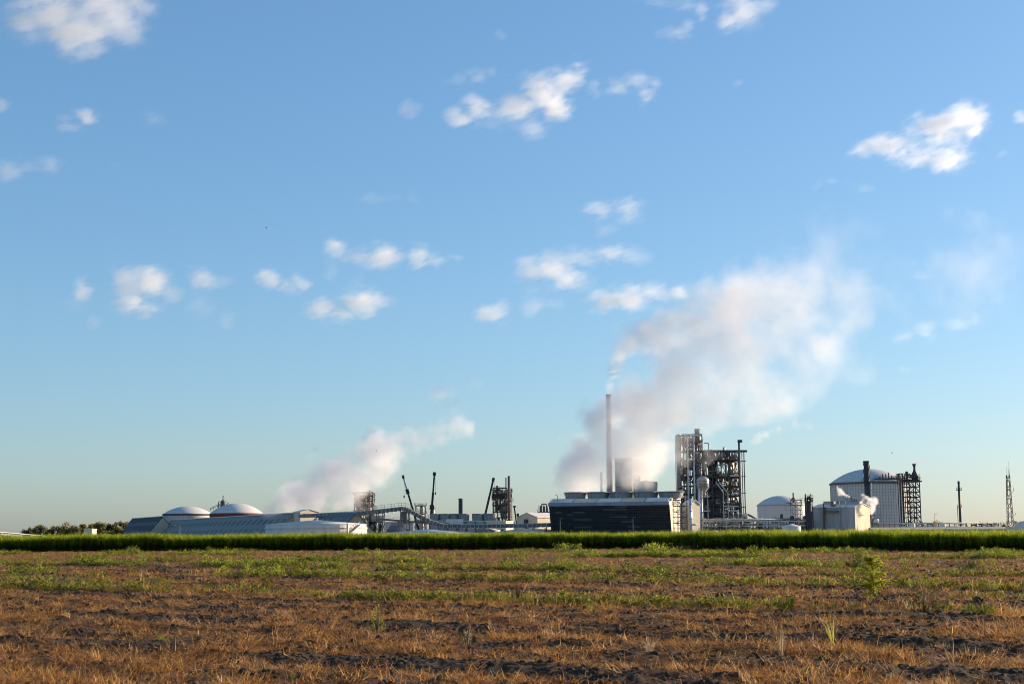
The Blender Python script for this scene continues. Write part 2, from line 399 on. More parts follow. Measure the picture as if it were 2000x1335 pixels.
def clutter(th, x0, x1, y0, y1, z0, z1, n, seed, mats=('steel_mid', 'vessel', 'steel_pale', 'steel_dark', 'silver', 'steel_mid', 'beige'), big=1.0):
    """pipes, small drums and ducts filling a steel frame"""
    rng = random.Random(seed)
    for k in range(n):
        x = rng.uniform(x0, x1); y = rng.uniform(y0, y1); z = rng.uniform(z0, z1); m = rng.choice(mats); t = rng.random()
        if t < .35:
            l = rng.uniform(3, 9) * big; r = rng.uniform(.15, .4) * big; p = Vector((x, y, z))
            q = p + Vector((0, 0, min(l, z1 - z + 1)))
            path = [p, q, q + Vector((rng.choice((-1, 1)) * rng.uniform(.8, 3) * big, 0, 0))]
            part(th, 'pipe', MB().tube(path, r, 8), m)
        elif t < .6:
            l = rng.uniform(2, 7) * big; r = rng.uniform(.15, .35) * big; e = min(x + l, x1)
            part(th, 'pipe', MB().tube([(x, y, z - 1.5 * big), (x, y, z), (e, y, z), (e, y, z + rng.uniform(-2, 2) * big)], r, 8), m)
        elif t < .8:
            r = rng.uniform(.5, 1.2) * big; vessel(th, x, y, z, z + rng.uniform(1.5, 3.5) * big, r, m, 'drum', 1, 14)
        elif t < .9:
            a = rng.uniform(.6, 1.6) * big; part(th, 'equipment_box', MB().box(x - a, x + a, y - a * .6, y + a * .6, z, z + a * 1.2), m)
        else:
            r = rng.uniform(.4, .9) * big; l = rng.uniform(2, 4) * big
            part(th, 'exchanger', MB().cyl((x, y, z), (min(x + l, x1), y, z), r, r, 14), m)
def tank(name, label, px, pw, Y, zt, dome, shell='tank_white', roof='dome_white', group=None, rim=None, kind='dome', n=64, ribs=None, rows=None, cat='storage tank'):
    r = pw * S(Y) / 2
    for _ in range(5): yc = Y + r; r = pw * S(yc) / 2
    x = X(px, yc); zt = CAM_H + (zt - CAM_H) * yc / Y
    th = thing(name, label, cat, (x, yc, 0), group)
    part(th, 'shell', MB().lathe(x, yc, [(r, -.2), (r, zt)], n), shell)
    if kind == 'dome': pr = [(r * 1.006, zt - .05)] + dome_prof(r * 1.006, zt, dome, 12)
    else: pr = [(r * 1.01, zt - .1), (r * 1.01, zt + .1), (0.01, zt + dome)]
    part(th, 'dome_roof' if kind == 'dome' else 'cone_roof', MB().lathe(x, yc, pr, n), roof)
    if rim:
        part(th, 'rim_band', MB().lathe(x, yc, [(r + .01, zt - rim[1]), (r * 1.012, zt - rim[1]), (r * 1.012, zt + .15), (r * .99, zt + .18)], n), rim[0])
    return th, x, yc, r, zt
def light_pole(px, py, Y, label, arm=-1, mat='steel_galv'):
    zt = Z(py, Y, px); x = X(px, Y)
    th = thing('light_pole', label, 'light pole', (x, Y, 0), 'yard light poles')
    part(th, 'pole', MB().cyl((x, Y, 0), (x, Y, zt), .11, .06, 8), mat)
    a = (1.7 if mat == 'steel_galv' else .7) * arm
    p = part(th, 'arm', MB().cyl((x, Y, zt - .15), (x + a, Y, zt + .1), .06, .06, 6), mat)
    part(p, 'lamp_head', MB().box(min(x + a, x + a * 1.5), max(x + a, x + a * 1.5), Y - .2, Y + .2, zt - .02, zt + .2), 'lamp_head' if mat == 'steel_galv' else mat)
    return th
def chimney(name, label, px, pw0, pw1, pyt, Y, mat, rings=3, group=None, ringmat='steel_mid'):
    zt = Z(pyt, Y, px); x = X(px, Y, (pyt + hor(px)) / 2); s = S(Y); r0 = pw0 * s / 2; r1 = pw1 * s / 2
    th = thing(name, label, 'chimney', (x, Y, 0), group)
    sh = part(th, 'shaft', MB().lathe(x, Y, [(r0, 0), (r1, zt), (r1 * .85, zt), (r1 * .85, zt - 2)], 28), mat)
    for k in range(rings):
        z = zt * (1 - k * .9 / max(1, rings)) - .4; r = r0 + (r1 - r0) * z / zt
        part(th, 'ring', MB().lathe(x, Y, [(r, z), (r * 1.09, z), (r * 1.09, z + .5), (r, z + .5)], 28), ringmat)
    return th, x, zt, r1

# ------------------------------------------------------------------ storage sheds, left
AX = Vector((0.412, -0.911, 0)); PE = Vector((-0.911, -0.412, 0))
def aframe(name, label, pl, Yl, length, H, w, mat, sky_n, sky_mat, rows=(.30, .68), sl=3.2):
    a = Vector((X(pl, Yl), Yl, 0)); b = a + AX * length
    th = thing(name, label, 'warehouse', a + AX * (length / 2))
    up = Vector((0, 0, 1))
    for sgn, nm in ((1, 'roof_slope'), (-1, 'roof_slope')):
        e = PE * w * sgn
        lo = [a + e + up * .3, b + e + up * .3, b + up * H, a + up * H]
        mb = MB(); off = (e.normalized() + up * (w / H)).normalized() * .3
        mb.hexa([p - off for p in lo] + lo if sgn > 0 else lo + [p - off for p in lo])
        rf = part(th, nm, mb, mat)
        if sgn > 0:
            dn = (e - up * (H - .3)); nrm = off.normalized()
            for t in rows:
                for k in range(sky_n):
                    c = a + up * H + AX * (length * (k + .5) / sky_n) + dn * t
                    d2 = dn.normalized() * sl / 2 * (H / 14) * 1.15; d3 = AX * (length / sky_n) * .13
                    lo2 = [c - d2 - d3, c + d2 - d3, c + d2 + d3, c - d2 + d3]
                    part(rf, 'skylight', MB().hexa([p + nrm * .02 for p in lo2] + [p + nrm * .06 for p in lo2]), sky_mat)
    for p, s_ in ((a, -1), (b, 1)):
        part(th, 'gable_wall', MB().add([p + PE * (w - .4) - AX * s_ * .3, p - PE * (w - .4) - AX * s_ * .3, p - AX * s_ * .3 + up * (H - .4)], [(0, 1, 2)]), 'beige')
    part(th, 'ridge_cap', MB().beam(a + up * (H + .15), b + up * (H + .15), 1.1, .55), 'roof_white')
    return th, a, b
aframe('storage_warehouse', 'dark navy roofed warehouse left of the pale blue one, beside trees', 257, 1150, 130, 16.8, 14, 'navy_roof', 10, 'skylight_pale', sl=2.2)
aframe('storage_warehouse', 'long pale blue steep roofed warehouse with two rows of skylight marks', 333, 1048, 330, 14.2, 14, 'blue_roof', 27, 'skylight_dark')
aframe('storage_warehouse', 'slate blue steep roofed warehouse behind the rising conveyor', 622, 700, 60, 13.0, 12, 'slate_roof', 6, 'skylight_pale')
# two domes behind
tank('dome_tank', 'tan domed tank with dark rim behind the navy warehouse', 365, 95, 1150, Z(1003.5, 1150, 365), 6.4, 'grey_metal', 'dome_white', 'domed tanks behind the warehouses', ('rim_brown', 1.2))
tank('dome_tank', 'bright white dome over a red brown rim above pale blue roof', 461, 103, 1040, Z(1002.5, 1040, 461), 7.6, 'rim_red', 'dome_white', 'domed tanks behind the warehouses', ('rim_red', 1.8))
# column tower behind the domes
Y = 1260; s = S(Y); x = X(434, Y); th = thing('process_column', 'slim dark process column poking up between the two white domes', 'column', (x, Y, 0))
vessel(th, x, Y, 20, Z(978, Y, 434), 2.0, 'steel_mid', 'column_shell', 4)
part(th, 'skirt', MB().cyl((x, Y, 0), (x, Y, 20), 2.0, 2.0, 20), 'steel_mid')
part(th, 'vent_pipe', MB().cyl((x, Y, Z(980, Y, 434)), (x, Y, Z(967, Y, 434)), .5, .4, 8), 'steel_dark')
for k, py in enumerate((981, 988)):
    z = Z(py, Y, 434); p = part(th, 'platform', MB().box(x - 3.4, x + 3.4, Y - 3, Y + 3, z, z + .3), 'steel_dark')
    part(p, 'handrail', rails(MB(), [(x - 3.4, Y - 3, z + .3), (x + 3.4, Y - 3, z + .3)], 1.2, 2, .12), 'steel_dark')
part(th, 'side_frame', rails(MB(), [(x - 11, Y, Z(997, Y, 434)), (x - 2, Y, Z(988, Y, 434))], 2.5, 2, .35, 2.5), 'steel_dark')
part(th, 'arm', MB().beam((x + 2, Y, Z(987, Y, 434)), (x + 5, Y, Z(981, Y, 434)), .5), 'steel_dark')
part(th, 'riser', MB().cyl((x - 4, Y, 20), (x - 4, Y, Z(980, Y, 434)), .35, .35, 8), 'steel_dark')
# declining covered conveyor, far left
Y = 900; th = thing('covered_walkway', 'long grey covered gallery sloping down at the far edge of cane', 'gallery', (X(30, Y), Y, 0))
pts = [(-60, 1033), (0, 1038.5), (50, 1043), (102, 1047.5)]
wp = [P(a, b, Y + a * .3) for a, b in pts]
mb = MB(); m2 = MB()
for a, b in zip(wp[:-1], wp[1:]):
    mb.beam(a, b, 5.0, .5); m2.beam(a - Vector((0, 0, 1.3)), b - Vector((0, 0, 1.3)), 3.4, 1.2)
part(th, 'roof', mb, 'roof_white'); part(th, 'gallery', m2, 'grey_metal')
for k in range(22):
    q = P(-55 + k * 7, 1040, Y + (-55 + k * 7) * .3 - 1.8); zt = np.interp(-55 + k * 7, [a for a, _ in pts], [v.z for v in wp]) - .4
    if zt > .6: part(th, 'post', MB().beam((q.x, q.y, 0), (q.x, q.y, zt), .35), 'steel_mid')
Y = 870; th = thing('security_fence', 'low dark fence with posts along the far plant edge', 'fence', (X(190, Y), Y, 0))
xa, xb = X(-20, Y), X(296, Y)
for k in range(34):
    x = xa + (xb - xa) * k / 33; part(th, 'post', MB().beam((x, Y, 0), (x, Y, 2.6), .16), 'steel_mid')
for z in (1.0, 1.7, 2.45): part(th, 'rail', MB().beam((xa, Y, z), (xb, Y, z), .1, .14), 'steel_galv')
part(th, 'base_board', MB().box(xa, xb, Y + .1, Y + .2, 0, .9), 'grey_metal')
Y = 930; fr = rotframe(163, 179, Y, 20); th = thing('pump_house', 'small cream box building in front of the tree line', 'building', fr[0])
part(th, 'wall', lbox(MB(), fr, 0, fr[3], 0, 5, 0, Z(1033, Y, 170)), 'cream'); part(th, 'roof', lbox(MB(), fr, -.2, fr[3] + .2, -.2, 5.2, Z(1033, Y, 170) + .02, Z(1032, Y, 170)), 'roof_white')
part(th, 'door', lbox(MB(), fr, 1.6, 2.7, -.06, 0, 0, 2.1), 'steel_mid')
light_pole(351, 1026, 600, 'pale street light with arm in front of the blue warehouse')

# ------------------------------------------------------------------ headhouse, big low tank, conveyor
Y = 745; fr = rotframe(573, 586, Y, 48); th = thing('conveyor_headhouse', 'beige gabled headhouse on the end of the pale blue warehouse', 'building', fr[0])
gable(th, fr, 11.5, Z(1000, Y, 590), Z(995, Y, 590), 'beige', 'roof_white', 'u')
part(th, 'opening', lbox(MB(), fr, fr[3] + .02, fr[3] + .1, 1.5, 5.5, Z(1009, Y, 590), Z(1003, Y, 590)), 'louver_back')
Y = 500; th, x, yc, r, zt = tank('storage_tank', 'wide low white tank with shallow cone roof under the conveyor', 618, 197, Y, Z(1023.5, Y, 618), 1.6, 'tank_white', 'roof_white', None, None, 'cone', 80)
part(th, 'wind_girder', MB().lathe(x, yc, [(r, zt - 1.5), (r + .35, zt - 1.5), (r + .35, zt - 1.25), (r, zt - 1.2)], 80), 'tank_white')
a0 = R(-62); st = MB(); rl_ = MB()
prev = None
for k in range(15):
    t = k / 14; an = a0 + R(34) * t; z = t * (zt - .2); p = Vector((x + (r + .7) * math.cos(an), yc + (r + .7) * math.sin(an), z))
    if prev is not None: st.beam(prev, p, .9, .3); rl_.beam(prev + Vector((0, 0, 1.1)), p + Vector((0, 0, 1.1)), .07)
    rl_.beam(p, p + Vector((0, 0, 1.1)), .06); prev = p
part(th, 'stair', st, 'steel_galv'); part(th, 'stair_rail', rl_, 'steel_galv')
an = R(-48); part(th, 'riser_pipe', MB().cyl((x + (r + 1) * math.cos(an), yc + (r + 1) * math.sin(an), 0), (x + (r + 1) * math.cos(an), yc + (r + 1) * math.sin(an), zt + .3), .4, .4, 12), 'tank_white')
an = R(-40); part(th, 'vent', MB().lathe(x, yc, [(.5, zt + 1.4), (.5, zt + 2.1), (.8, zt + 2.2), (.01, zt + 2.5)], 12), 'tank_white')
Y = 545; th, x, yc, r, zt = tank('storage_tank', 'very low pale tank with wide white roof behind conveyor trestles', 837, 186, Y, Z(1041, Y, 837), 1.7, 'grey_metal', 'roof_white', None, None, 'cone', 80)
Y = 590; th, x, yc, r, zt = tank('storage_tank', 'low white roofed tank beside the dark cooling tower', 1040, 120, Y, Z(1036, Y, 1040), 1.2, 'tank_white', 'roof_white', None, None, 'cone', 72)
Y = 600; th, x, yc, r, zt = tank('storage_tank', 'small pale blue grey tank left of the low white one', 958, 38, Y, Z(1035, Y, 958), .9, 'tank_white', 'roof_white', None, None, 'cone', 48)

Y = 600; th = thing('conveyor', 'long dark humped conveyor gallery crossing in front of the plant', 'conveyor', (X(820, Y), Y, 0))
path = [(588, 1007.5), (650, 1005), (706, 1002.5), (745, 998), (785, 993.5), (793, 994), (802, 998), (815, 1005.5), (830, 1013), (845, 1020), (858, 1024.5), (872, 1027), (900, 1027.5), (950, 1027), (1010, 1026.5), (1074, 1025)]
def dep(px): return 720 - 105 * min(1, (px - 588) / 160.0) if px < 748 else 615 - 25 * (px - 748) / 326
wp = [P(a, b, dep(a)) for a, b in path]
for k, (a, b) in enumerate(zip(wp[:-1], wp[1:])):
    seg = part(th, 'gallery_section', MB().beam(a, b, 2.6, 1.3), 'steel_mid')
    part(seg, 'roof_cap', MB().beam(a + Vector((0, 0, .8)), b + Vector((0, 0, .8)), 1.6, .3), 'steel_galv' if k > 9 else 'steel_mid')
    n = max(2, int((b - a).length / 1.9)); rb = MB()
    for j in range(n):
        p = a.lerp(b, (j + .5) / n); d = (b - a).normalized(); rb.beam(p - d * .12, p + d * .12, 2.95, 1.55)
    part(seg, 'rib', rb, 'steel_galv')
    if 2 <= k <= 8:
        part(seg, 'handrail', rails(MB(), [a + Vector((0, -1.4, .7)), b + Vector((0, -1.4, .7))], 1.9, 2, .1, 1.5), 'steel_mid')
for k, (px, w) in enumerate(((690, 9), (737, 6), (749, 6), (787, 16), (829, 10), (870, 10), (911, 5), (1008, 6), (1042, 5), (1066, 5))):
    yy = dep(px); z = np.interp(px, [a for a, _ in path], [v.z for v in wp]) - .75; h = w * S(yy) / 2; x = X(px, yy)
    mb = MB().beam((x - h, yy, 0), (x - h * .6, yy, z), .28).beam((x + h, yy, 0), (x + h * .6, yy, z), .28)
    t = part(th, 'trestle', mb, 'steel_mid'); nb = max(2, int(z / 4))
    br = MB()
    for j in range(nb):
        za, zb = z * j / nb, z * (j + 1) / nb; e = 1 - .4 * j / nb; e2 = 1 - .4 * (j + 1) / nb
        br.beam((x - h * e, yy, za), (x + h * e2, yy, zb), .16).beam((x + h * e, yy, za), (x - h * e2, yy, zb), .16).beam((x - h * e2, yy, zb - .2), (x + h * e2, yy, zb - .2), .2)
    part(t, 'bracing', br, 'steel_mid')
Y = 640; th = thing('conveyor', 'thin lower conveyor slanting down beneath the humped gallery', 'conveyor', (X(790, Y), Y, 0))
a = P(741, 1013, Y); b = P(832, 1021, Y); c = P(880, 1023, Y)
for p, q in ((a, b), (b, c)):
    sg = part(th, 'gallery_section', MB().beam(p, q, 2.0, .9), 'steel_mid'); part(sg, 'handrail', rails(MB(), [p + Vector((0, -1, .4)), q + Vector((0, -1, .4))], 1.1, 2, .07), 'steel_galv')
for px in (748, 778, 800, 825, 860):
    z = np.interp(px, [741, 832, 880], [a.z, b.z, c.z]) - .4; part(th, 'trestle', MB().beam((X(px, Y), Y, 0), (X(px, Y), Y, z), .4), 'steel_mid')
# transfer tower
Y = 650; s = S(Y); th = thing('transfer_tower', 'open framed transfer tower with tan upper box under the conveyor', 'tower', (X(731, Y), Y, 0))
x0, x1 = X(718, Y), X(744, Y)
frame_tower(th, x0, x1, Y, Y + 6, [Z(1034, Y, 731), Z(1019, Y, 731)], 3, 2, .4, 'steel_dark', .9, seed=3)
part(th, 'upper_box', MB().box(X(725, Y), x1, Y - .3, Y + 6, Z(1018.2, Y, 731), Z(1006, Y, 731)), 'beige')
part(th, 'chute', MB().cyl((X(729, Y), Y + 2, 0), (X(729, Y), Y + 2, Z(1020, Y, 731)), .9, .9, 12), 'steel_galv')
part(th, 'side_wall', MB().box(x0, X(726, Y), Y + 5.8, Y + 6.4, 0, Z(1004, Y, 731)), 'slate_roof')
part(th, 'rust_panel', MB().box(X(736, Y), X(741, Y), Y + 5.7, Y + 5.9, 0, Z(1021, Y, 731)), 'stack_brown')
clutter(th, x0 + 1, x1 - 1, Y + 1, Y + 5, 1, 6, 10, 31)
# small buildings right of it
Y = 690; fr = rotframe(752, 763, Y, 60); th = thing('process_building', 'cream flat roofed building behind the thin lower conveyor', 'building', fr[0])
part(th, 'wall', lbox(MB(), fr, 0, fr[3], 0, 12, 0, Z(1019.5, Y, 770)), 'cream'); part(th, 'roof', lbox(MB(), fr, -.3, fr[3] + .3, -.3, 12.3, Z(1019.5, Y, 770) + .02, Z(1018.5, Y, 770)), 'roof_white')
part(th, 'door', lbox(MB(), fr, fr[3], fr[3] + .06, 4, 6, 0, 3), 'steel_mid')
Y = 660; fr = rotframe(757, 776, Y, 30); th = thing('equipment_shed', 'small brown grey shed with sloping roof before the cream building', 'shed', fr[0])
gable(th, fr, 6, Z(1036, Y, 770), Z(1026.5, Y, 770), 'grey_metal', 'grey_roof', 'u')
Y = 655; fr = rotframe(786, 788, Y, 75); th = thing('switch_house', 'narrow cream box building beside the conveyor trestle', 'building', fr[0])
part(th, 'wall', lbox(MB(), fr, 0, fr[3], 0, 4.4, 0, Z(1023, Y, 793)), 'cream'); part(th, 'roof', lbox(MB(), fr, -.2, fr[3] + .2, -.2, 4.6, Z(1023, Y, 793) + .02, Z(1022, Y, 793)), 'roof_white')
part(th, 'vent', lbox(MB(), fr, fr[3], fr[3] + .08, 1.6, 2.4, 4.2, 5.0), 'steel_dark'); part(th, 'door', lbox(MB(), fr, fr[3], fr[3] + .05, 1.5, 2.6, 0, 2.2), 'steel_mid')
Y = 680; th = thing('transfer_tower', 'dark square tower holding the hump of the conveyor', 'tower', (X(788, Y), Y, 0))
frame_tower(th, X(783, Y), X(798, Y), Y, Y + 5, [Z(1030, Y, 790), Z(1016, Y, 790), Z(1000, Y, 790)], 2, 2, .35, 'steel_mid', 1, seed=8)
part(th, 'cladding', MB().box(X(784, Y), X(793, Y), Y + 1, Y + 4.4, Z(1018, Y, 790), Z(1001, Y, 790)), 'slate_roof')
clutter(th, X(785, Y), X(797, Y), Y + 1, Y + 4, 2, 12, 8, 77)
# silo group
Y = 720; s = S(Y); th = thing('silo', 'cream silo in a dark frame behind the first crane', 'silo', (X(822, Y), Y, 0))
vessel(th, X(823, Y), Y + 3, 2, Z(990, Y, 823), 4.2 * s, 'cream', 'silo_shell', 5); part(th, 'skirt', MB().cyl((X(823, Y), Y + 3, 0), (X(823, Y), Y + 3, 2), 4.1 * s, 4.1 * s, 20), 'cream')
frame_tower(th, X(811, Y), X(830, Y), Y, Y + 6, [Z(1018, Y, 820), Z(1003, Y, 820), Z(987, Y, 820)], 3, 2, .3, 'steel_mid', .8, seed=12)
part(th, 'top_box', MB().box(X(816, Y), X(826, Y), Y + 1, Y + 5, Z(987, Y, 820) + .6, Z(984, Y, 820)), 'steel_dark')
clutter(th, X(808, Y), X(828, Y), Y + 1, Y + 5, 2, 12, 12, 13)
Y = 735; x = X(846, Y); th = thing('silo', 'slim pale silo beside the upright black crane boom', 'silo', (x, Y, 0))
vessel(th, x, Y, 2, Z(996, Y, 846), 3.0 * S(Y), 'tank_white', 'silo_shell', 3); part(th, 'skirt', MB().cyl((x, Y, 0), (x, Y, 2), 2.9 * S(Y), 2.9 * S(Y), 18), 'tank_white')
part(th, 'platform', MB().box(x - 1.4, x + 1.4, Y - 1.4, Y + 1.4, Z(993, Y, 846), Z(992, Y, 846)), 'steel_mid')

# ------------------------------------------------------------------ steel process towers behind the conveyor
Y = 800; s = S(Y); th = thing('process_tower', 'dark steel process tower standing in the smaller steam plume', 'tower', (X(708, Y), Y, 0))
frame_tower(th, X(692, Y), X(727, Y), Y, Y + 10, [Z(p, Y, 708) for p in (1030, 1014, 1000, 989, 978, 968, 961)], 5, 2, .42, 'steel_dark', .75, floors=(2, 3, 4, 5), seed=21)
part(th, 'stack', MB().cyl((X(721.5, Y), Y - 1, 0), (X(721.5, Y), Y - 1, Z(957, Y, 721)), 1.9 * s, 1.8 * s, 16), 'stack_brown')
part(th, 'deck_house', MB().box(X(691, Y), X(711, Y), Y + 1, Y + 9, Z(978, Y, 708) + .8, Z(971, Y, 708)), 'steel_dark')
for px in (697, 704, 712): vessel(th, X(px, Y), Y + 4, Z(998, Y, 708), Z(983, Y, 708), 2.2 * s, 'steel_mid')
clutter(th, X(693, Y), X(726, Y), Y + 1, Y + 9, Z(1014, Y, 708), Z(966, Y, 708), 70, 22)
Y = 760; s = S(Y); th = thing('process_tower', 'dark steel process tower with tall brown stack beside the slanted crane', 'tower', (X(978, Y), Y, 0))
frame_tower(th, X(963, Y), X(990, Y), Y, Y + 9, [Z(p, Y, 978) for p in (1024, 1010, 999, 987, 973, 965, 952)], 4, 2, .42, 'steel_dark', .7, floors=(3, 4, 5), seed=31)
part(th, 'deck_house', MB().box(X(961, Y), X(988, Y), Y + .5, Y + 8, Z(971, Y, 978), Z(966, Y, 978)), 'steel_dark')
part(th, 'stack', MB().cyl((X(994.5, Y), Y - 1, 0), (X(994.5, Y), Y - 1, Z(929, Y, 994)), 2.7 * s, 2.5 * s, 18), 'stack_brown')
for px, py in ((987.5, 932), (990.3, 932), (1000, 952)): part(th, 'vent_mast', MB().cyl((X(px, Y), Y, 0), (X(px, Y), Y, Z(py, Y, px)), .22, .18, 8), 'steel_mid')
for px in (969, 977, 985): vessel(th, X(px, Y), Y + 4, Z(1000, Y, 978), Z(976, Y, 978), 2.0 * s, 'steel_mid')
part(th, 'brace_strut', MB().beam((X(974, Y), Y - 4, Z(985, Y, 978)), (X(983, Y), Y - 4, Z(1022, Y, 978)), .5), 'steel_dark')
clutter(th, X(964, Y), X(998, Y), Y + 1, Y + 8, 8, Z(960, Y, 978), 70, 32)
for x_, y_, l in ((1003, 1012, 'platform'),):
    z = Z(978, Y, 1000); p = part(th, 'side_platform', MB().box(X(988, Y), X(1003, Y), Y - 2, Y + 1, z, z + .3), 'steel_mid'); part(p, 'handrail', rails(MB(), [(X(988, Y), Y - 2, z + .3), (X(1003, Y), Y - 2, z + .3)], 1.2, 2, .1), 'steel_mid')

# ------------------------------------------------------------------ rear cooling tower and stacks
def fan(th, fr_or_xy, r0, z0, z1, flare=1.1, mat='fan_grey', name='fan_stack', n=36):
    x, y = fr_or_xy
    o = part(th, name, MB().lathe(x, y, [(r0 * 1.02, z0), (r0, z0 + (z1 - z0) * .35), (r0 * flare, z1), (r0 * flare * .95, z1), (r0 * .93, z0 + (z1 - z0) * .3)], n), mat)
    part(o, 'lip_ring', MB().lathe(x, y, [(r0 * flare, z1 - .35), (r0 * flare * 1.03, z1 - .35), (r0 * flare * 1.03, z1 + .05), (r0 * flare * .94, z1 + .06)], n), mat)
    rb = MB()
    for k in range(16):
        t = 2 * math.pi * k / 16
        rb.beam((x + r0 * 1.01 * math.cos(t), y + r0 * 1.01 * math.sin(t), z0 + .2), (x + r0 * (flare + .01) * math.cos(t), y + r0 * (flare + .01) * math.sin(t), z1 - .3), .12, .12)
    part(o, 'rib', rb, mat)
    return o
Y = 690; s = S(Y); fr = rotframe(838, 1000, Y, 6); th = thing('cooling_tower', 'low grey cooling tower with a row of round fans behind conveyor', 'cooling tower', fr[0])
W = fr[3]; zt = Z(1018, Y, 900)
part(th, 'cell_block', lbox(MB(), fr, 0, W, 0, 14, 0, zt), 'grey_metal'); part(th, 'deck', lbox(MB(), fr, -.3, W + .3, -.3, 14.3, zt + .01, zt + .4), 'roof_white')
for k in range(9): part(th, 'wall_rib', lbox(MB(), fr, W * k / 9, W * k / 9 + .5, -.25, 0, 0, zt - .01), 'slate_roof')
for px, pw in ((848, 20), (868, 21), (887, 19), (905, 22), (933, 23), (957, 27)):
    fan(th, (X(px, Y), Y + 6 - (px - 838) / 162 * 4), pw * s / 2.15, zt + .4, Z(1002.5, Y, px), 1.06)
part(th, 'duct', lbox(MB(), fr, W * .21, W * .42, -1.5, -.3, zt - 2, zt + 1.2), 'silver')
chimney('chimney', 'short thick black chimney above the rear fans', 899.5, 8, 8, 973, 770, 'stack_dark', 2)
# small loading boom
Y = 730; th = thing('loading_boom', 'short dark leaning boom beside the grey gabled shed', 'boom', (X(1011, Y), Y, 0))
part(th, 'boom', MB().beam((X(1011, Y), Y, 4), P(1004, 987, Y), .7), 'steel_dark'); part(th, 'head', MB().box(X(1002, Y), X(1008, Y), Y - .5, Y + .5, Z(990, Y, 1004), Z(987, Y, 1004)), 'steel_dark')
part(th, 'cab', MB().box(X(1009, Y), X(1014, Y), Y - 1, Y + 1, Z(1008, Y, 1010), Z(1002, Y, 1010)), 'steel_dark'); part(th, 'mast', MB().beam((X(1012, Y), Y, 0), (X(1012, Y), Y, Z(1008, Y, 1012)), .8), 'steel_dark')
Y = 660; fr = rotframe(1010, 1050, Y, 42); th = thing('gabled_shed', 'grey gabled shed with sunlit tan side behind cooling tower', 'shed', fr[0])
gable(th, fr, 20, Z(1010.5, Y, 1030), Z(1001.5, Y, 1030), 'beige', 'roof_white', 'v')
part(th, 'door', lbox(MB(), fr, fr[3] * .4, fr[3] * .6, -.08, 0, 0, 6), 'steel_dark'); part(th, 'hood', lbox(MB(), fr, fr[3] * .42, fr[3] * .55, -1.2, -.09, 6.2, 9.5), 'steel_dark')
Y = 720; s = S(Y); th = thing('filter_unit', 'cluster of dark filter vessels above the gabled shed roof', 'filter', (X(1062, Y), Y, 0))
frame_tower(th, X(1052, Y), X(1073, Y), Y, Y + 5, [Z(1016, Y, 1062), Z(1000, Y, 1062)], 4, 2, .35, 'steel_mid', .3, seed=4, rail=True)
for px in (1057, 1063, 1069): vessel(th, X(px, Y), Y + 2.5, Z(998, Y, 1062), Z(988, Y, 1062), 2.3 * s, 'steel_mid')
part(th, 'crossover_pipe', MB().tube([P(1058, 990, Y), P(1058, 984, Y), P(1068, 984, Y), P(1068, 990, Y)], .35), 'steel_mid'); part(th, 'vent', MB().beam((X(1053, Y), Y, Z(1000, Y, 1053)), (X(1053, Y), Y, Z(986, Y, 1053)), .35), 'steel_mid')
Y = 640; fr = rotframe(950, 988, Y, 25); th = thing('control_building', 'cream flat building in front of the brown stack tower', 'building', fr[0])
part(th, 'wall', lbox(MB(), fr, 0, fr[3], 0, 8, 0, Z(1018.5, Y, 970)), 'cream'); part(th, 'roof', lbox(MB(), fr, -.3, fr[3] + .3, -.3, 8.3, Z(1018.5, Y, 970) + .02, Z(1017, Y, 970)), 'roof_white')
for k in range(4): part(th, 'window', lbox(MB(), fr, 1 + k * 2.1, 2.2 + k * 2.1, -.06, 0, 3.5, 5), 'glass')
Y = 585; fr = rotframe(930, 948, Y, 30); th = thing('motor_shed', 'squat beige and brown shed between the low white tanks', 'shed', fr[0])
gable(th, fr, 6, Z(1038, Y, 940), Z(1034.5, Y, 940), 'beige', 'stack_brown', 'u')

# ------------------------------------------------------------------ cranes
def crane(px0, py0, px1, py1, Y, label, col, w=.95, tipw=.5, collar=None):
    b = P(px1, py1, Y); t = P(px0, py0, Y); d = t - b; th = thing('mobile_crane', label, 'crane', (b.x, Y, 0), 'telescopic cranes')
    cuts = (0, .36, .68, 1)
    for k in range(3):
        p, q = b + d * cuts[k], b + d * cuts[k + 1]; ww = w + (tipw - w) * k / 2
        part(th, 'boom_section', MB().beam(p, q, ww), col[k])
    part(th, 'boom_head', MB().beam(t - d.normalized() * .8, t + d.normalized() * .9, w * 1.1), 'crane_black')
    if collar: 
        c = b + d * collar; part(th, 'boom_collar', MB().beam(c - d.normalized() * 1.2, c + d.normalized() * 1.2, w * 1.6), 'crane_black')
    part(th, 'hoist_line', MB().cyl(t + Vector((.5, 0, 0)), t + Vector((.5, 0, -9)), .05, .05, 5), 'steel_dark')
    part(th, 'hook_block', MB().box(t.x + .2, t.x + .8, Y - .3, Y + .3, t.z - 10.2, t.z - 9), 'crane_black')
    part(th, 'turntable', MB().box(b.x - 2.5, b.x + 2.5, Y - 1.3, Y + 1.3, 1.7, 3.2), 'crane_yellow'); part(th, 'cab', MB().box(b.x + 2.6, b.x + 4, Y - 1.3, Y + .2, 1.7, 3.7), 'glass')
    part(th, 'carrier', MB().box(b.x - 6, b.x + 6, Y - 1.4, Y + 1.4, .8, 1.65), 'crane_yellow')
    for sx in (-5, -3.2, 2.6, 4.6):
        for sy in (-1.25, 1.25): part(th, 'wheel', MB().cyl((b.x + sx, Y + sy - .25, .7), (b.x + sx, Y + sy + .25, .7), .7, .7, 18), 'rubber')
crane(787.5, 931, 819, 1037, 700, 'slanted crane boom with pale upper half and dark collar', ('crane_black', 'crane_black', 'crane_pale'), 1.0, .75, .73)
crane(848.5, 925, 840, 1038, 705, 'nearly upright black crane boom beside the slim silo', ('crane_black',) * 3, 1.35, .8, .42)
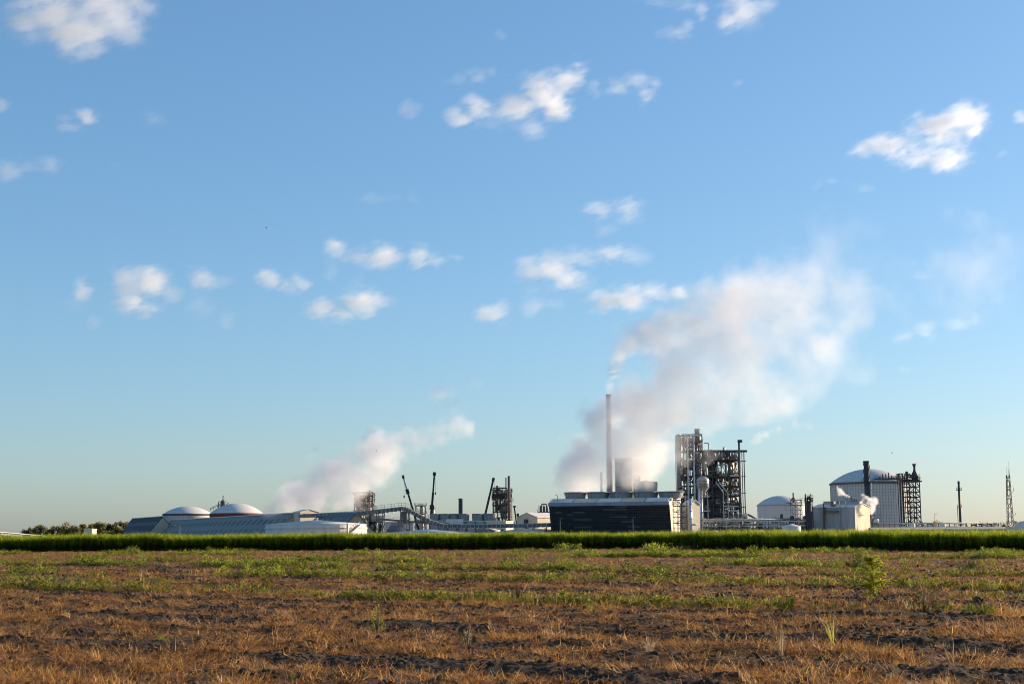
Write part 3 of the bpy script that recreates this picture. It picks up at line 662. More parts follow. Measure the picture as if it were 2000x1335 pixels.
crane(963.5, 936, 940, 1038, 710, 'slanted all black crane boom beside the brown stack tower', ('crane_black',) * 3, 1.2, .95)

# ------------------------------------------------------------------ big louvred cooling tower
Y = 585; AC = 20; fr = rotframe(1073, 1308, Y, AC); W = fr[3]; D = 20.0
th = thing('cooling_tower', 'big cooling tower with dark louvred front and five flared fans', 'cooling tower', L(fr, W / 2, D / 2, 0))
zp0, zp1 = Z(988.3, Y, 1073), Z(981.5, Y, 1073); zr = Z(974.5, Y, 1073); ins = 3.6
print('cooling', W, zp0, zp1, zr)
# back wall of the louvre face (inclined, set back) and the louvre rows in bays
part(th, 'fill_wall', MB().hexa([L(fr, .3, ins + .9, 0), L(fr, W - .3, ins + .9, 0), L(fr, W - .3, D, 0), L(fr, .3, D, 0), L(fr, .3, .9, zp0), L(fr, W - .3, .9, zp0), L(fr, W - .3, D, zp0), L(fr, .3, D, zp0)]), 'louver_back')
rng = random.Random(5); NB, NR = 20, 14
for r in range(NR):
    z0 = zp0 * r / NR; z1 = zp0 * (r + .74) / NR; v0 = ins * (1 - r / NR); v1 = ins * (1 - (r + 1) / NR)
    run = 0
    for b_ in range(NB):
        u0 = W * b_ / NB + .1; u1 = W * (b_ + 1) / NB - .1
        if run == 0 and rng.random() < (.11 if r > 8 else .04): run = rng.randint(1, 3)
        pale = run > 0 and r > 3; run = max(0, run - 1)
        mb = MB().hexa([L(fr, u0, v0 + .62, z0), L(fr, u1, v0 + .62, z0), L(fr, u1, v0 + .7, z0 + .04), L(fr, u0, v0 + .7, z0 + .04),
                        L(fr, u0, v1 - .02, z1), L(fr, u1, v1 - .02, z1), L(fr, u1, v1 + .08, z1 + .04), L(fr, u0, v1 + .08, z1 + .04)])
        part(th, 'louver', mb, 'louver_pale' if pale else 'louver')
for b_ in range(3 * NB + 1):
    u = W * b_ / (3 * NB)
    part(th, 'mullion', MB().beam(L(fr, u, ins + .3, 0), L(fr, u, .2, zp0), .11 if b_ % 3 else .2, .45), 'louver')
for k in range(8):   # parapet panels
    u0, u1 = W * k / 8, W * (k + 1) / 8 - .06
    part(th, 'parapet_panel', lbox(MB(), fr, u0 - (.3 if k == 0 else 0), u1, -.35, -.05, zp0 + .02, zp1), 'parapet')
for k in range(5):   # sloping deck hatches behind the parapet
    u0, u1 = W * k / 5, W * (k + 1) / 5 - .4
    part(th, 'roof_panel', MB().hexa([L(fr, u0, 0, zp1 - .1), L(fr, u1, 0, zp1 - .1), L(fr, u1, 4.5, zr), L(fr, u0, 4.5, zr), L(fr, u0, 0, zp1 + .1), L(fr, u1, 0, zp1 + .1), L(fr, u1, 4.5, zr + .2), L(fr, u0, 4.5, zr + .2)]), ('roof_white', 'cream', 'roof_white', 'beige', 'roof_white')[k])
part(th, 'deck', lbox(MB(), fr, 0, W, 4.6, D, zp0, zr + .1), 'roof_white')
part(th, 'end_wall', MB().hexa([L(fr, W - .25, ins + .5, 0), L(fr, W, ins + .5, 0), L(fr, W, D + .2, 0), L(fr, W - .25, D + .2, 0), L(fr, W - .25, .1, zp1), L(fr, W, .1, zp1), L(fr, W, D + .2, zr + .6), L(fr, W - .25, D + .2, zr + .6)]), 'cream')
part(th, 'end_wall', MB().hexa([L(fr, 0, ins + .5, 0), L(fr, .25, ins + .5, 0), L(fr, .25, D, 0), L(fr, 0, D, 0), L(fr, 0, .1, zp1), L(fr, .25, .1, zp1), L(fr, .25, D, zr), L(fr, 0, D, zr)]), 'grey_metal')
FANS = []
for px, pw in ((1124, 43), (1169, 45), (1214, 46), (1262, 48), (1311, 49)):
    u = W * (px - 1096) / (1313 - 1073); c = L(fr, u, 11, 0)
    for _ in range(6):   # slide along the deck until the fan stands at its picture column
        u += (px - to_px(Vector((c.x, c.y, zr)))[0]) * S(c.y); c = L(fr, u, 11, 0)
    rf = pw * S(c.y) / 2.24; fan(th, (c.x, c.y), rf, zr + .1, Z(961 - (px - 1124) * .008, c.y, px), 1.15)
    FANS.append((px, c.x, c.y, Z(962.5, c.y, px), rf))
p = part(th, 'roof_rail', rails(MB(), [L(fr, .5, .4, zp1 + .1), L(fr, 6, .4, zp1 + .1)], 1.6, 2, .08, 1.4), 'steel_mid')
part(th, 'davit', MB().tube([L(fr, 3, 2, zp1), L(fr, 3, 2, zp1 + 3), L(fr, 2, 2, zp1 + 3.3)], .1, 6), 'steel_mid')
# tan annex with stair scaffold and big pipe at its end
Y2 = L(fr, W, D, 0).y; o2 = L(fr, W, 4, 0)
Y = 590; fr2 = rotframe(1335, 1350, Y, 50); th = thing('annex_building', 'sunlit cream annex wall behind the scaffold stair', 'building', fr2[0])
gable(th, fr2, 5.5, Z(985, Y, 1350), Z(977, Y, 1345), 'cream', 'roof_white', 'u')
Y = 560; th = thing('scaffold_stair', 'galvanised scaffold stair tower against the cream end wall', 'stair tower', (X(1330, Y), Y, 0))
frame_tower(th, X(1317, Y), X(1343, Y), Y, Y + 3, [Z(p, Y, 1330) for p in (1032, 1021, 1010, 999, 988, 976)], 4, 2, .14, 'steel_mid', .9, seed=6, over=.1)
for k in range(6):
    z0, z1 = Z(1043 - 11 * k, Y, 1330), Z(1032 - 11 * k, Y, 1330); xa, xb = X(1321, Y), X(1340, Y)
    if k % 2: xa, xb = xb, xa
    part(th, 'stair_flight', MB().beam((xa, Y + 1.5, max(0, z0)), (xb, Y + 1.5, z1), .8, .18), 'steel_mid')
Y = 555; th = thing('riser_pipe', 'thick pale vertical pipe on the cream annex wall', 'pipe', (X(1350, Y), Y, 0))
part(th, 'pipe', MB().cyl((X(1350, Y), Y, 0), (X(1350, Y), Y, Z(973, Y, 1350)), .55, .55, 18), 'silver'); part(th, 'elbow', MB().tube([(X(1350, Y), Y, Z(1024, Y, 1350)), (X(1361, Y), Y, Z(1024, Y, 1350))], .35), 'silver')
for py in (985, 1000, 1015, 1030): part(th, 'flange', MB().lathe(X(1350, Y), Y, [(.55, Z(py, Y)), (.75, Z(py, Y)), (.75, Z(py, Y) + .25), (.55, Z(py, Y) + .25)], 18), 'steel_galv')
light_pole(1094, 1011, 470, 'thin light pole at the left of the louvred wall', 1, 'steel_mid')
light_pole(1236.5, 1010, 470, 'thin light pole before the right half of the louvred wall', 1, 'steel_mid')

# ------------------------------------------------------------------ stacks and blocks inside the main plume
chimney('chimney', 'tall pale concrete chimney rising through the main steam plume', 1191, 15, 11.5, 771, 840, 'stack_concrete', 1)
chimney('chimney', 'thin pale stack left of the tall chimney in steam', 1175, 5, 4.5, 922, 800, 'silver', 2)
Y = 800; th = thing('boiler_house', 'tall tan boiler house half hidden by steam behind the fans', 'building', (X(1235, Y), Y, 0))
fr = rotframe(1203, 1237, Y, 35); zt = Z(896, Y, 1230)
part(th, 'wall', lbox(MB(), fr, 0, fr[3], 0, 17, 0, zt), 'block_tan'); part(th, 'roof', lbox(MB(), fr, -.4, fr[3] + .4, -.4, 17.4, zt + .02, zt + .8), 'roof_white')
for k in range(5): part(th, 'wall_band', lbox(MB(), fr, -.12, fr[3] + .12, -.12, 0, zt * (k + 1) / 6, zt * (k + 1) / 6 + .5), 'grey_metal')
fr = rotframe(1238, 1252, Y - 16, 40); part(th, 'lower_block', lbox(MB(), fr, 0, fr[3], 0, 8, 0, Z(928, Y - 16, 1250)), 'grey_metal')
part(th, 'louver_panel', lbox(MB(), fr, 1, fr[3] - 1, -.1, 0, 18, Z(935, Y - 16, 1250)), 'steel_dark')
tank('storage_tank', 'round grey tank top showing behind the fans', 1264, 44, 720, Z(941, 720, 1264), .8, 'grey_metal', 'grey_metal', None, None, 'cone', 40)
Y = 790; x = X(1329, Y); th = thing('absorber_column', 'tall slim grey column veiled by steam beside the process frames', 'column', (x, Y, 0))
vessel(th, x, Y, 8, Z(850, Y, 1329), 5 * S(Y), 'stack_concrete', 'column_shell', 8); part(th, 'skirt', MB().cyl((x, Y, 0), (x, Y, 8), 6 * S(Y), 6 * S(Y), 20), 'steel_mid')
part(th, 'ladder', MB().beam((x - 1.9, Y - 1, 0), (x - 1.9, Y - 1, Z(850, Y, 1329)), .35, .2), 'steel_dark')

# ------------------------------------------------------------------ main process tower
Y = 720; s = S(Y); th = thing('process_tower', 'tall dark frame tower with black flue, left half of the main unit', 'tower', (X(1355, Y), Y, 0))
def zz(py, px=1400, Y=720): return Z(py, Y, px)
frame_tower(th, X(1338, Y), X(1375, Y), Y, Y + 12, [zz(p) for p in (1020, 1000, 982, 965, 948, 930, 912, 898, 880, 862, 848)], 4, 2, .55, 'steel_dark', .55, floors=(3, 5, 7, 9), seed=51)
part(th, 'flue', MB().cyl((X(1367.5, Y), Y + 3, zz(975)), (X(1367.5, Y), Y + 3, zz(836)), 5.6 * s, 5.2 * s, 24), 'stack_dark')
part(th, 'flue_hood', MB().lathe(X(1367.5, Y), Y + 3, [(5.6 * s, zz(925)), (9 * s, zz(934)), (9 * s, zz(938)), (5.6 * s, zz(944))], 24), 'stack_dark')
part(th, 'vent_stack', MB().cyl((X(1358, Y), Y - 1, 0), (X(1358, Y), Y - 1, zz(846)), .5, .45, 12), 'silver')
part(th, 'vent_stack', MB().cyl((X(1346, Y), Y - 1, 0), (X(1346, Y), Y - 1, zz(852)), .4, .4, 12), 'steel_pale')
for px, a, b, r in ((1347, 958, 940, 3.5), (1345, 926, 915, 3), (1352, 893, 884, 3), (1350, 978, 968, 5), (1343, 908, 901, 2.5)):
    vessel(th, X(px, Y), Y + 4, zz(a), zz(b), r * s, 'vessel' if px != 1350 else 'steel_galv')
for py, a, b in ((878, 1347, 1356), (899, 1347, 1356), (885, 1360, 1370), (851, 1360, 1370), (946, 1354, 1362)):
    part(th, 'platform_edge', MB().box(X(a, Y), X(b, Y), Y - 1.8, Y - .6, zz(py), zz(py) + .55), 'steel_pale')
clutter(th, X(1338, Y), X(1375, Y), Y + 1, Y + 11, 6, zz(858), 115, 52, big=1.05)
part(th, 'side_frame', MB().tube([P(1375, 865, Y), P(1384, 865, Y), P(1384, 888, Y)], .25, 6), 'steel_dark')

th = thing('process_tower', 'wide dark process frame with hook topped stack, right half of main unit', 'tower', (X(1418, Y), Y + 1, 0))
frame_tower(th, X(1377, Y), X(1446, Y), Y, Y + 14, [zz(p) for p in (1020, 1004, 985, 968, 950, 931, 898, 880)], 5, 2, .55, 'steel_dark', .5, floors=(1, 2, 3, 4, 5, 6), seed=61)
part(th, 'top_beam', MB().beam(P(1374, 880.5, Y - 1), P(1459, 880.5, Y - 1), .9, 1.1), 'steel_dark')
part(th, 'stack', MB().cyl((X(1447.5, Y), Y - 1, 0), (X(1447.5, Y), Y - 1, zz(862)), 2.3 * s, 2.2 * s, 16), 'steel_mid')
part(th, 'stack_hood', MB().box(X(1445, Y), X(1453.5, Y), Y - 1.8, Y - .2, zz(864), zz(859)), 'steel_dark')
for px, w in ((1453, .35), (1457, .45)): part(th, 'outer_leg', MB().beam((X(px, Y), Y, 0), (X(px, Y), Y, zz(879)), w), 'steel_mid')
for k, py in enumerate((900, 930, 962, 990)): part(th, 'outer_tie', MB().beam(P(1446, py, Y), P(1457, py, Y), .4), 'steel_mid')
for px, m in ((1399, 'steel_mid'), (1431.5, 'vessel')):
    o = vessel(th, X(px, Y), Y + 6, zz(931), zz(902), 9.5 * s, m, 'reactor', 3, 32)
    part(o, 'cone_bottom', MB().lathe(X(px, Y), Y + 6, [(9.5 * s, zz(931)), (3 * s, zz(943)), (3 * s, zz(948))], 24), 'steel_dark')
part(th, 'duct', MB().cyl((X(1405, Y), Y - .8, zz(925)), (X(1405, Y), Y - .8, zz(912)), .75, .75, 12), 'cream')
part(th, 'duct_bend', MB().tube([P(1409, 928, Y - 1), P(1409, 906, Y - 1), P(1419, 906, Y - 1), P(1419, 930, Y - 1)], .45, 10), 'steel_galv')
for px in (1403, 1414, 1433): part(th, 'blower', MB().cyl(P(px - 3, 890, Y + 4), P(px + 3, 890, Y + 4), 3.6 * s, 3.6 * s, 16), 'vessel')
part(th, 'dark_block', MB().box(X(1381, Y), X(1398, Y), Y + 2, Y + 10, zz(1019), zz(985)), 'louver'); part(th, 'dark_block', MB().box(X(1399, Y), X(1413, Y), Y + 3, Y + 10, zz(1019), zz(945)), 'slate_roof')
part(th, 'dark_block', MB().box(X(1384, Y), X(1397, Y), Y + 3, Y + 10, zz(984), zz(938)), 'louver')
part(th, 'stair_flight', MB().beam(P(1398, 941, Y - 2), P(1413, 961, Y - 2), .5, .5), 'steel_pale'); part(th, 'stair_flight', MB().beam(P(1405, 941, Y - 2.4), P(1420, 961, Y - 2.4), .5, .5), 'steel_pale')
for px in (1413.5, 1422.5): part(th, 'pale_column', MB().beam((X(px, Y), Y - 2, 0), (X(px, Y), Y - 2, zz(961)), .45), 'steel_pale')
for py, a, b in ((966, 1429, 1444), (989.5, 1414, 1441), (998.5, 1429, 1444), (930, 1428, 1446)): part(th, 'deck_edge', MB().box(X(a, Y), X(b, Y), Y - 1.2, Y - .5, zz(py), zz(py) + .7), 'steel_pale')
for (a, b) in (((1432, 960), (1443, 950)), ((1438, 972), (1443, 985)), ((1437, 972), (1431, 985)), ((1428, 952), (1437, 936)), ((1437, 936), (1443, 948))): part(th, 'cross_brace', MB().beam(P(*a, Y - 1), P(*b, Y - 1), .45), 'steel_dark')
clutter(th, X(1378, Y), X(1446, Y), Y + 1, Y + 12, 3, zz(886), 220, 62, big=1.05)
# silver vessel with column in front
Y = 640; s = S(Y); x = X(1375, Y); th = thing('pressure_vessel', 'big silver domed vessel on legs before the main process frame', 'vessel', (x, Y, 0))
vessel(th, x, Y, Z(953, Y, 1375), Z(936, Y, 1375), 12 * s, 'vessel', 'shell', 3, 36)
part(th, 'cone_bottom', MB().lathe(x, Y, [(12 * s, Z(953, Y)), (6 * s, Z(962, Y)), (6 * s, Z(968, Y))], 28), 'vessel')
part(th, 'column_pipe', MB().cyl((X(1366, Y), Y - 2.4, 0), (X(1366, Y), Y - 2.4, Z(954, Y, 1366)), .62, .62, 18), 'silver')
part(th, 'thin_pipe', MB().cyl((X(1371, Y), Y - 2.6, 0), (X(1371, Y), Y - 2.6, Z(958, Y, 1371)), .3, .3, 12), 'silver')
for dx in (-2, 0, 2.2): part(th, 'leg', MB().beam((x + dx, Y + 1.2, 0), (x + dx, Y + 1.2, Z(962, Y)), .35), 'steel_pale')
for py in (970, 998, 1024):
    z = Z(py, Y, 1378); p = part(th, 'platform', MB().box(X(1376, Y), X(1387, Y), Y - 2, Y + 2, z, z + .4), 'steel_pale'); part(p, 'handrail', rails(MB(), [(X(1376, Y), Y - 2, z + .4), (X(1387, Y), Y - 2, z + .4)], 1.3, 2, .14, 1.0), 'steel_mid')
# pipe rack with drum along the bottom
Y = 600; s = S(Y); th = thing('pipe_rack', 'crowded low pipe rack under the main process frame', 'pipe rack', (X(1470, Y), Y, 0))
xa, xb = X(1372, Y), X(1584, Y); zs_ = [Z(1034, Y, 1480), Z(1026, Y, 1480), Z(1017, Y, 1480)]
for k in range(19):
    x = xa + (xb - xa) * k / 18
    for y in (Y, Y + 7): part(th, 'column', MB().beam((x, y, 0), (x, y, zs_[2] + (.6 if k % 3 else 0)), .3), 'steel_mid' if k % 4 else 'steel_pale')
    for z in zs_: part(th, 'cross_beam', MB().beam((x, Y, z), (x, Y + 7, z), .25, .35), 'steel_mid')
rng = random.Random(9)
for z in zs_:
    part(th, 'long_beam', MB().beam((xa, Y - .2, z), (xb, Y - .2, z), .25, .4), rng.choice(('steel_pale', 'steel_mid')))
    for k in range(5):
        u0 = rng.uniform(0, .5); u1 = rng.uniform(.55, 1); y = Y + .6 + k * 1.2; r = rng.uniform(.15, .38)
        part(th, 'pipe', MB().cyl((xa + (xb - xa) * u0, y, z + .25 + r), (xa + (xb - xa) * u1, y, z + .25 + r), r, r, 10), rng.choice(('steel_pale', 'silver', 'steel_mid', 'cream', 'stack_brown')))
clutter(th, xa, xb, Y + .5, Y + 6, .5, zs_[2], 130, 91, big=.8)
for a, b, z in ((1394, 1419, 1016.5), (1422, 1448, 1014), (1450, 1490, 1021), (1372, 1420, 1022)):
    z = Z(z, Y, 1420); p = part(th, 'walkway', MB().box(X(a, Y), X(b, Y), Y - 1.4, Y - .4, z - .15, z), 'steel_pale'); part(p, 'handrail', rails(MB(), [(X(a, Y), Y - 1.4, z), (X(b, Y), Y - 1.4, z)], 1.2, 2, .12, 1.3), 'steel_pale')
th = thing('horizontal_drum', 'banded horizontal drum lying above the pipe rack', 'drum', (X(1443, Y), Y + 14, 0)); Yd = Y + 14
part(th, 'shell', MB().cyl(P(1424, 1008.5, Yd), P(1459, 1008.5, Yd), 7.2 * s, 7.2 * s, 28), 'stack_dark')
for px in (1432, 1441, 1450, 1458): part(th, 'band', MB().cyl(P(px - 1, 1008.5, Yd), P(px + 1, 1008.5, Yd), 7.7 * s, 7.7 * s, 28), 'steel_pale')
for px in (1428, 1455): part(th, 'saddle', MB().box(X(px - 1.5, Yd), X(px + 1.5, Yd), Yd - 1, Yd + 1, 0, Z(1011, Yd, 1440)), 'steel_mid')
part(th, 'outlet_pipe', MB().tube([P(1458, 1003, Yd), P(1477, 1012, Yd), P(1479, 1015, Yd), P(1479, 1040, Yd)], .45, 10), 'steel_mid')
Y = 560; s = S(Y); th = thing('storage_tank', 'small pale tank with conical roof near the dark column', 'storage tank', (X(1550, Y), Y, 0)); x = X(1550, Y); r = 18 * s; zt = Z(1027, Y, 1550)
part(th, 'shell', MB().lathe(x, Y + r, [(r, 0), (r, zt)], 40), 'tank_white'); part(th, 'cone_roof', MB().lathe(x, Y + r, [(r * 1.02, zt - .05), (.01, zt + 1.1)], 40), 'roof_white'); part(th, 'vent', MB().cyl((x, Y + r, zt + 1), (x, Y + r, zt + 1.6), .2, .2, 8), 'steel_mid')
x = X(1485, Y); th = thing('mixing_tank', 'low rounded tan tank peeking over the cane tops', 'storage tank', (x, Y, 0)); part(th, 'shell', MB().lathe(x, Y, [(12 * s, 0), (12 * s, Z(1038.5, Y, 1485))], 32), 'cream'); part(th, 'dome_roof', MB().lathe(x, Y, dome_prof(12 * s, Z(1038.5, Y, 1485), .9), 32), 'cream')

# ------------------------------------------------------------------ dome tanks, metal building, towers on the right
Y = 850; th, x, yc, r, zt = tank('dome_tank', 'smaller white domed tank behind the pipe rack', 1527, 92, Y, Z(985.5, Y, 1527), 5.6, 'tank_white', 'dome_white')
part(th, 'rim_ledge', MB().lathe(x, yc, [(r, zt - .5), (r + .5, zt - .5), (r + .5, zt - .1), (r, zt)], 64), 'grey_metal')
Y = 835; th2 = thing('stair_tower', 'open galvanised stair tower beside the smaller domed tank', 'stair tower', (X(1558, Y), Y, 0))
frame_tower(th2, X(1549, Y), X(1568, Y), Y, Y + 5, [Z(p, Y, 1558) for p in (1028, 1020, 1011, 1003, 995, 986, 976)], 3, 2, .3, 'steel_galv', 1, floors=(5, 6), seed=71)
part(th2, 'deck', MB().box(X(1541, Y), X(1568, Y), Y - .5, Y + 6, Z(981.5, Y, 1558), Z(980, Y, 1558)), 'steel_mid'); part(th2, 'vent_pipe', MB().cyl((X(1553, Y), Y + 2, Z(980, Y, 1553)), (X(1553, Y), Y + 2, Z(961, Y, 1553)), .5, .4, 8), 'steel_dark'); vessel(th2, X(1553, Y), Y + 2, Z(978, Y, 1553), Z(973, Y, 1553), 1.2, 'steel_mid', 'drum')
for k in range(5): 
    z0, z1 = Z(1028 - 8.4 * k, Y, 1558), Z(1028 - 8.4 * (k + 1), Y, 1558); a, b = (1551, 1566) if k % 2 else (1566, 1551)
    part(th2, 'stair_flight', MB().beam((X(a, Y), Y + 1, z0), (X(b, Y), Y + 1, z1), .9, .25), 'steel_galv')
Y = 600; s = S(Y); x = X(1581, Y); th = thing('process_column', 'dark upright column with caged top left of the metal building', 'column', (x, Y, 0))
part(th, 'shell', MB().cyl((x, Y, 0), (x, Y, Z(979, Y, 1581)), 6.3 * s, 6.3 * s, 24), 'stack_dark')
for k in range(9): part(th, 'band', MB().lathe(x, Y, [(6.3 * s, 1.2 + k * 1.5), (6.5 * s, 1.2 + k * 1.5), (6.5 * s, 1.35 + k * 1.5), (6.3 * s, 1.35 + k * 1.5)], 24), 'steel_dark')
frame_tower(th, X(1575.5, Y), X(1588, Y), Y - 1.5, Y + 1.5, [Z(979, Y, 1581), Z(973, Y, 1581)], 3, 2, .2, 'steel_dark', 1, seed=73, over=.2)
for px, py in ((1575.5, 964), (1579, 968), (1585, 964)): part(th, 'vent_pipe', MB().cyl((X(px, Y), Y, Z(979, Y, px)), (X(px, Y), Y, Z(py, Y, px)), .25, .25, 8), 'steel_dark')
part(th, 'top_drum', MB().cyl(P(1581, 975, Y), P(1581, 968, Y), .65, .5, 12), 'steel_dark')
part(th, 'side_pipe', MB().tube([(X(1588.5, Y), Y, 0), (X(1588.5, Y), Y, Z(990, Y, 1588)), (X(1586, Y), Y, Z(988, Y, 1588))], .22), 'steel_mid')
# metal building
Y = 610; fr = rotframe(1589, 1671, Y, 35); W = fr[3]; D = 17; ze = Z(991, Y, 1600); zr = Z(984, Y, 1640)
th = thing('metal_building', 'tan metal clad building with sunlit gable and steaming roof vents', 'building', L(fr, W / 2, D / 2, 0))
gable(th, fr, D, ze, zr, 'grey_metal', 'roof_white', 'u')
part(th, 'lit_gable_sheet', MB().add([L(fr, W + .06, 0, 0), L(fr, W + .06, D, 0), L(fr, W + .06, D, ze), L(fr, W + .06, D / 2, zr), L(fr, W + .06, 0, ze)], [(0, 1, 2, 3, 4)]), 'beige')  # sunlit gable put into a lighter beige sheet; shaded walls stay grey
part(th, 'clerestory', lbox(MB(), fr, W * .12, W * .97, D / 2 - 2, D / 2 + 2, zr - 1.2, Z(979, Y, 1640)), 'grey_metal'); part(th, 'clerestory_roof', lbox(MB(), fr, W * .11, W * .98, D / 2 - 2.3, D / 2 + 2.3, Z(979, Y, 1640) + .02, Z(978, Y, 1640)), 'grey_roof')
for k in range(11): part(th, 'wall_seam', lbox(MB(), fr, W * (k + .5) / 11, W * (k + .5) / 11 + .12, -.1, 0, 0, ze - .4), 'grey_metal')
for u, zt2, m in ((.28, 982, 'stack_brown'), (.66, 979, 'steel_galv'), (.80, 979, 'steel_galv')): part(th, 'wall_pipe', MB().cyl(L(fr, W * u, -.7, 0), L(fr, W * u, -.7, Z(zt2, Y, 1620)), .3 if u < .3 else .16, None, 10), m)
part(th, 'canopy', lbox(MB(), fr, W * .3, W * .62, -2.0, -.1, Z(1000, Y, 1620), Z(997, Y, 1620)), 'steel_mid'); part(th, 'roof_unit', lbox(MB(), fr, W * .42, W * .5, .5, 2.5, ze + .2, ze + 2.6), 'steel_mid')
part(th, 'door', lbox(MB(), fr, W * .72, W * .78, -.1, 0, 1.8, 4.4), 'louver_back'); part(th, 'vent_panel', lbox(MB(), fr, W * .84, W * .96, -.1, 0, 1.6, 3), 'steel_mid'); part(th, 'door', lbox(MB(), fr, W + .07, W + .15, D - 3, D - 1.5, 0, 4), 'steel_dark')
for u in (.06, .14, .36, .5, .6): 
    a = L(fr, W * u, -2.2, 0); part(th, 'pump_pipe', MB().tube([a, a + Vector((0, 0, 2.6)), a + Vector((1.3, 0, 2.9)), a + Vector((1.3, 0, 0))], .18), 'steel_galv')
vessel(th, L(fr, W * .33, -2.5, 0).x, L(fr, W * .33, -2.5, 0).y, 1, 3.2, 1.3, 'silver', 'filter_drum')
part(th, 'base_box', lbox(MB(), fr, W * .1, W * .7, -1.6, -.2, 0, 2.4), 'slate_roof')
for px in (1664, 1669, 1673): part(th, 'vent_stub', MB().cyl(P(px, 980, Y + 6), P(px, 970 + (px - 1664) * .5, Y + 6), .3, .3, 8), 'steel_dark')
part(th, 'vent_nozzle', MB().cyl(P(1668, 973, Y + 6), P(1658, 972, Y + 6), .18, .12, 8), 'steel_dark')
light_pole(1675, 1006, 560, 'light pole before the sunlit gable of the metal building', 1)
Y = 640; th = thing('valve_station', 'small steel pipe frame at the corner of the metal building', 'pipe rack', (X(1710, Y), Y, 0)); frame_tower(th, X(1703, Y), X(1716, Y), Y, Y + 4, [Z(1030, Y, 1710), Z(1022, Y, 1710), Z(1014, Y, 1710)], 3, 2, .25, 'steel_mid', .7, seed=81, over=.1)
part(th, 'drum', MB().cyl(P(1707, 1017, Y), P(1716, 1017, Y), .9, .9, 14), 'roof_white'); part(th, 'vent_pipe', MB().cyl((X(1702, Y), Y, 0), (X(1702, Y), Y, Z(1004, Y, 1702)), .3, .3, 8), 'steel_dark'); part(th, 'cross_pipe', MB().cyl(P(1702, 1005, Y), P(1713, 1005, Y), .15, .15, 8), 'steel_mid')
# big insulated dome tank
Y = 720; th, x, yc, r, zt = tank('dome_tank', 'huge white insulated tank with domed top and panel seams', 1702, 151, Y, Z(943.5, Y, 1640), 7.4, 'tank_white', 'dome_white', None, None, 'dome', 96)
part(th, 'rim_ledge', MB().lathe(x, yc, [(r, zt - .9), (r + .45, zt - .9), (r + .45, zt + .1), (r, zt + .2)], 96), 'steel_mid')
n = 84
for k in range(n):   # vertical seam battens on the side that shows
    t = 2 * math.pi * k / n
    if math.sin(t) < .25:
        c, sn = math.cos(t), math.sin(t); part(th, 'seam_batten', MB().beam((x + (r + .03) * c, yc + (r + .03) * sn, 0), (x + (r + .03) * c, yc + (r + .03) * sn, zt - .92), .16, .2), 'steel_galv')
for k in range(1, 17):
    z = zt * k / 17.2; part(th, 'seam_band', MB().lathe(x, yc, [(r, z), (r + .14, z), (r + .14, z + .12), (r, z + .12)], 96), 'steel_galv')
wk = MB(); hr = MB(); prev = None
for k in range(18):
    an = R(-98 + 78 * k / 17); p = Vector((x + (r + .9) * math.cos(an), yc + (r + .9) * math.sin(an), zt + 1.5))
    if prev is not None: wk.beam(prev, p, 1.8, .6); rails(hr, [prev + Vector((0, 0, .3)), p + Vector((0, 0, .3))], 1.3, 2, .12, 1.2)
    prev = p
wkp = part(th, 'roof_walkway', wk, 'steel_dark'); part(wkp, 'handrail', hr, 'steel_dark')
rng = random.Random(14)
for k in range(13):
    an = R(-88 + 60 * k / 12); px_, py_ = x + (r * .93) * math.cos(an), yc + (r * .93) * math.sin(an); part(th, 'relief_valve', MB().cyl((px_, py_, zt + 1), (px_, py_, zt + rng.uniform(2.5, 4.8)), .28, .28, 8), 'steel_dark')
Y = 690; th, x, zt, r1 = chimney('chimney', 'thick dark stack with spiral fins before the huge tank', 1694.5, 11, 10.5, 900, Y, 'stack_dark', 2)
for ph in (0, 2.09, 4.19):
    sp = MB(); prev = None
    for k in range(26):
        t = k / 25; an = ph + t * 5.5; z = zt * (.72 + .28 * t); p = Vector((x + (r1 + .2) * math.cos(an), Y + (r1 + .2) * math.sin(an), z))
        if prev is not None: sp.beam(prev, p, .22, .3)
        prev = p
    part(th, 'spiral_fin', sp, 'stack_dark')
z = Z(941, Y, 1694); p = part(th, 'platform', MB().box(x - 3, x + 3, Y - 2.4, Y + 2.4, z, z + .4), 'steel_dark'); part(p, 'handrail', rails(MB(), [(x - 3, Y - 2.4, z + .4), (x + 3, Y - 2.4, z + .4)], 1.3, 2, .12, 1), 'steel_dark')
part(th, 'pale_pipe', MB().cyl((x + r1 + .3, Y - .6, 0), (x + r1 + .3, Y - .6, z), .28, .28, 8), 'steel_pale')
# braced stair and flare tower
Y = 690; th = thing('flare_tower', 'tall braced steel tower with a small burning flare tip', 'tower', (X(1788, Y), Y, 0))
lv = [Z(p, Y, 1788) for p in (1030, 1020, 1010, 1000, 990, 980, 970, 960, 950, 937)]
frame_tower(th, X(1775, Y), X(1800, Y), Y, Y + 7, lv, 3, 2, .42, 'steel_dark', 1, floors=(9,), seed=91)
for k in range(9):
    a, b = (1776, 1786) if k % 2 else (1786, 1776); part(th, 'stair_flight', MB().beam((X(a, Y), Y + 2, lv[k]), (X(b, Y), Y + 2, lv[k + 1]), .8, .25), 'steel_mid')
    c, d = (1788, 1800) if k % 2 else (1800, 1788); part(th, 'cross_brace', MB().beam((X(c, Y), Y + 7.2, lv[k]), (X(d, Y), Y + 7.2, lv[k + 1]), .3), 'steel_dark')
part(th, 'bridge', MB().box(X(1762, Y), X(1776, Y), Y, Y + 2.5, lv[9] - .1, lv[9] + .4), 'steel_dark'); part(th, 'top_deck', MB().box(X(1772, Y), X(1804, Y), Y - 1, Y + 7.6, lv[9] - .9, lv[9] - .3), 'steel_dark')
frame_tower(th, X(1762, Y), X(1772, Y), Y + 1, Y + 4, [lv[9] + 3.2], 3, 2, .3, 'steel_dark', 0, floors=(), seed=2)
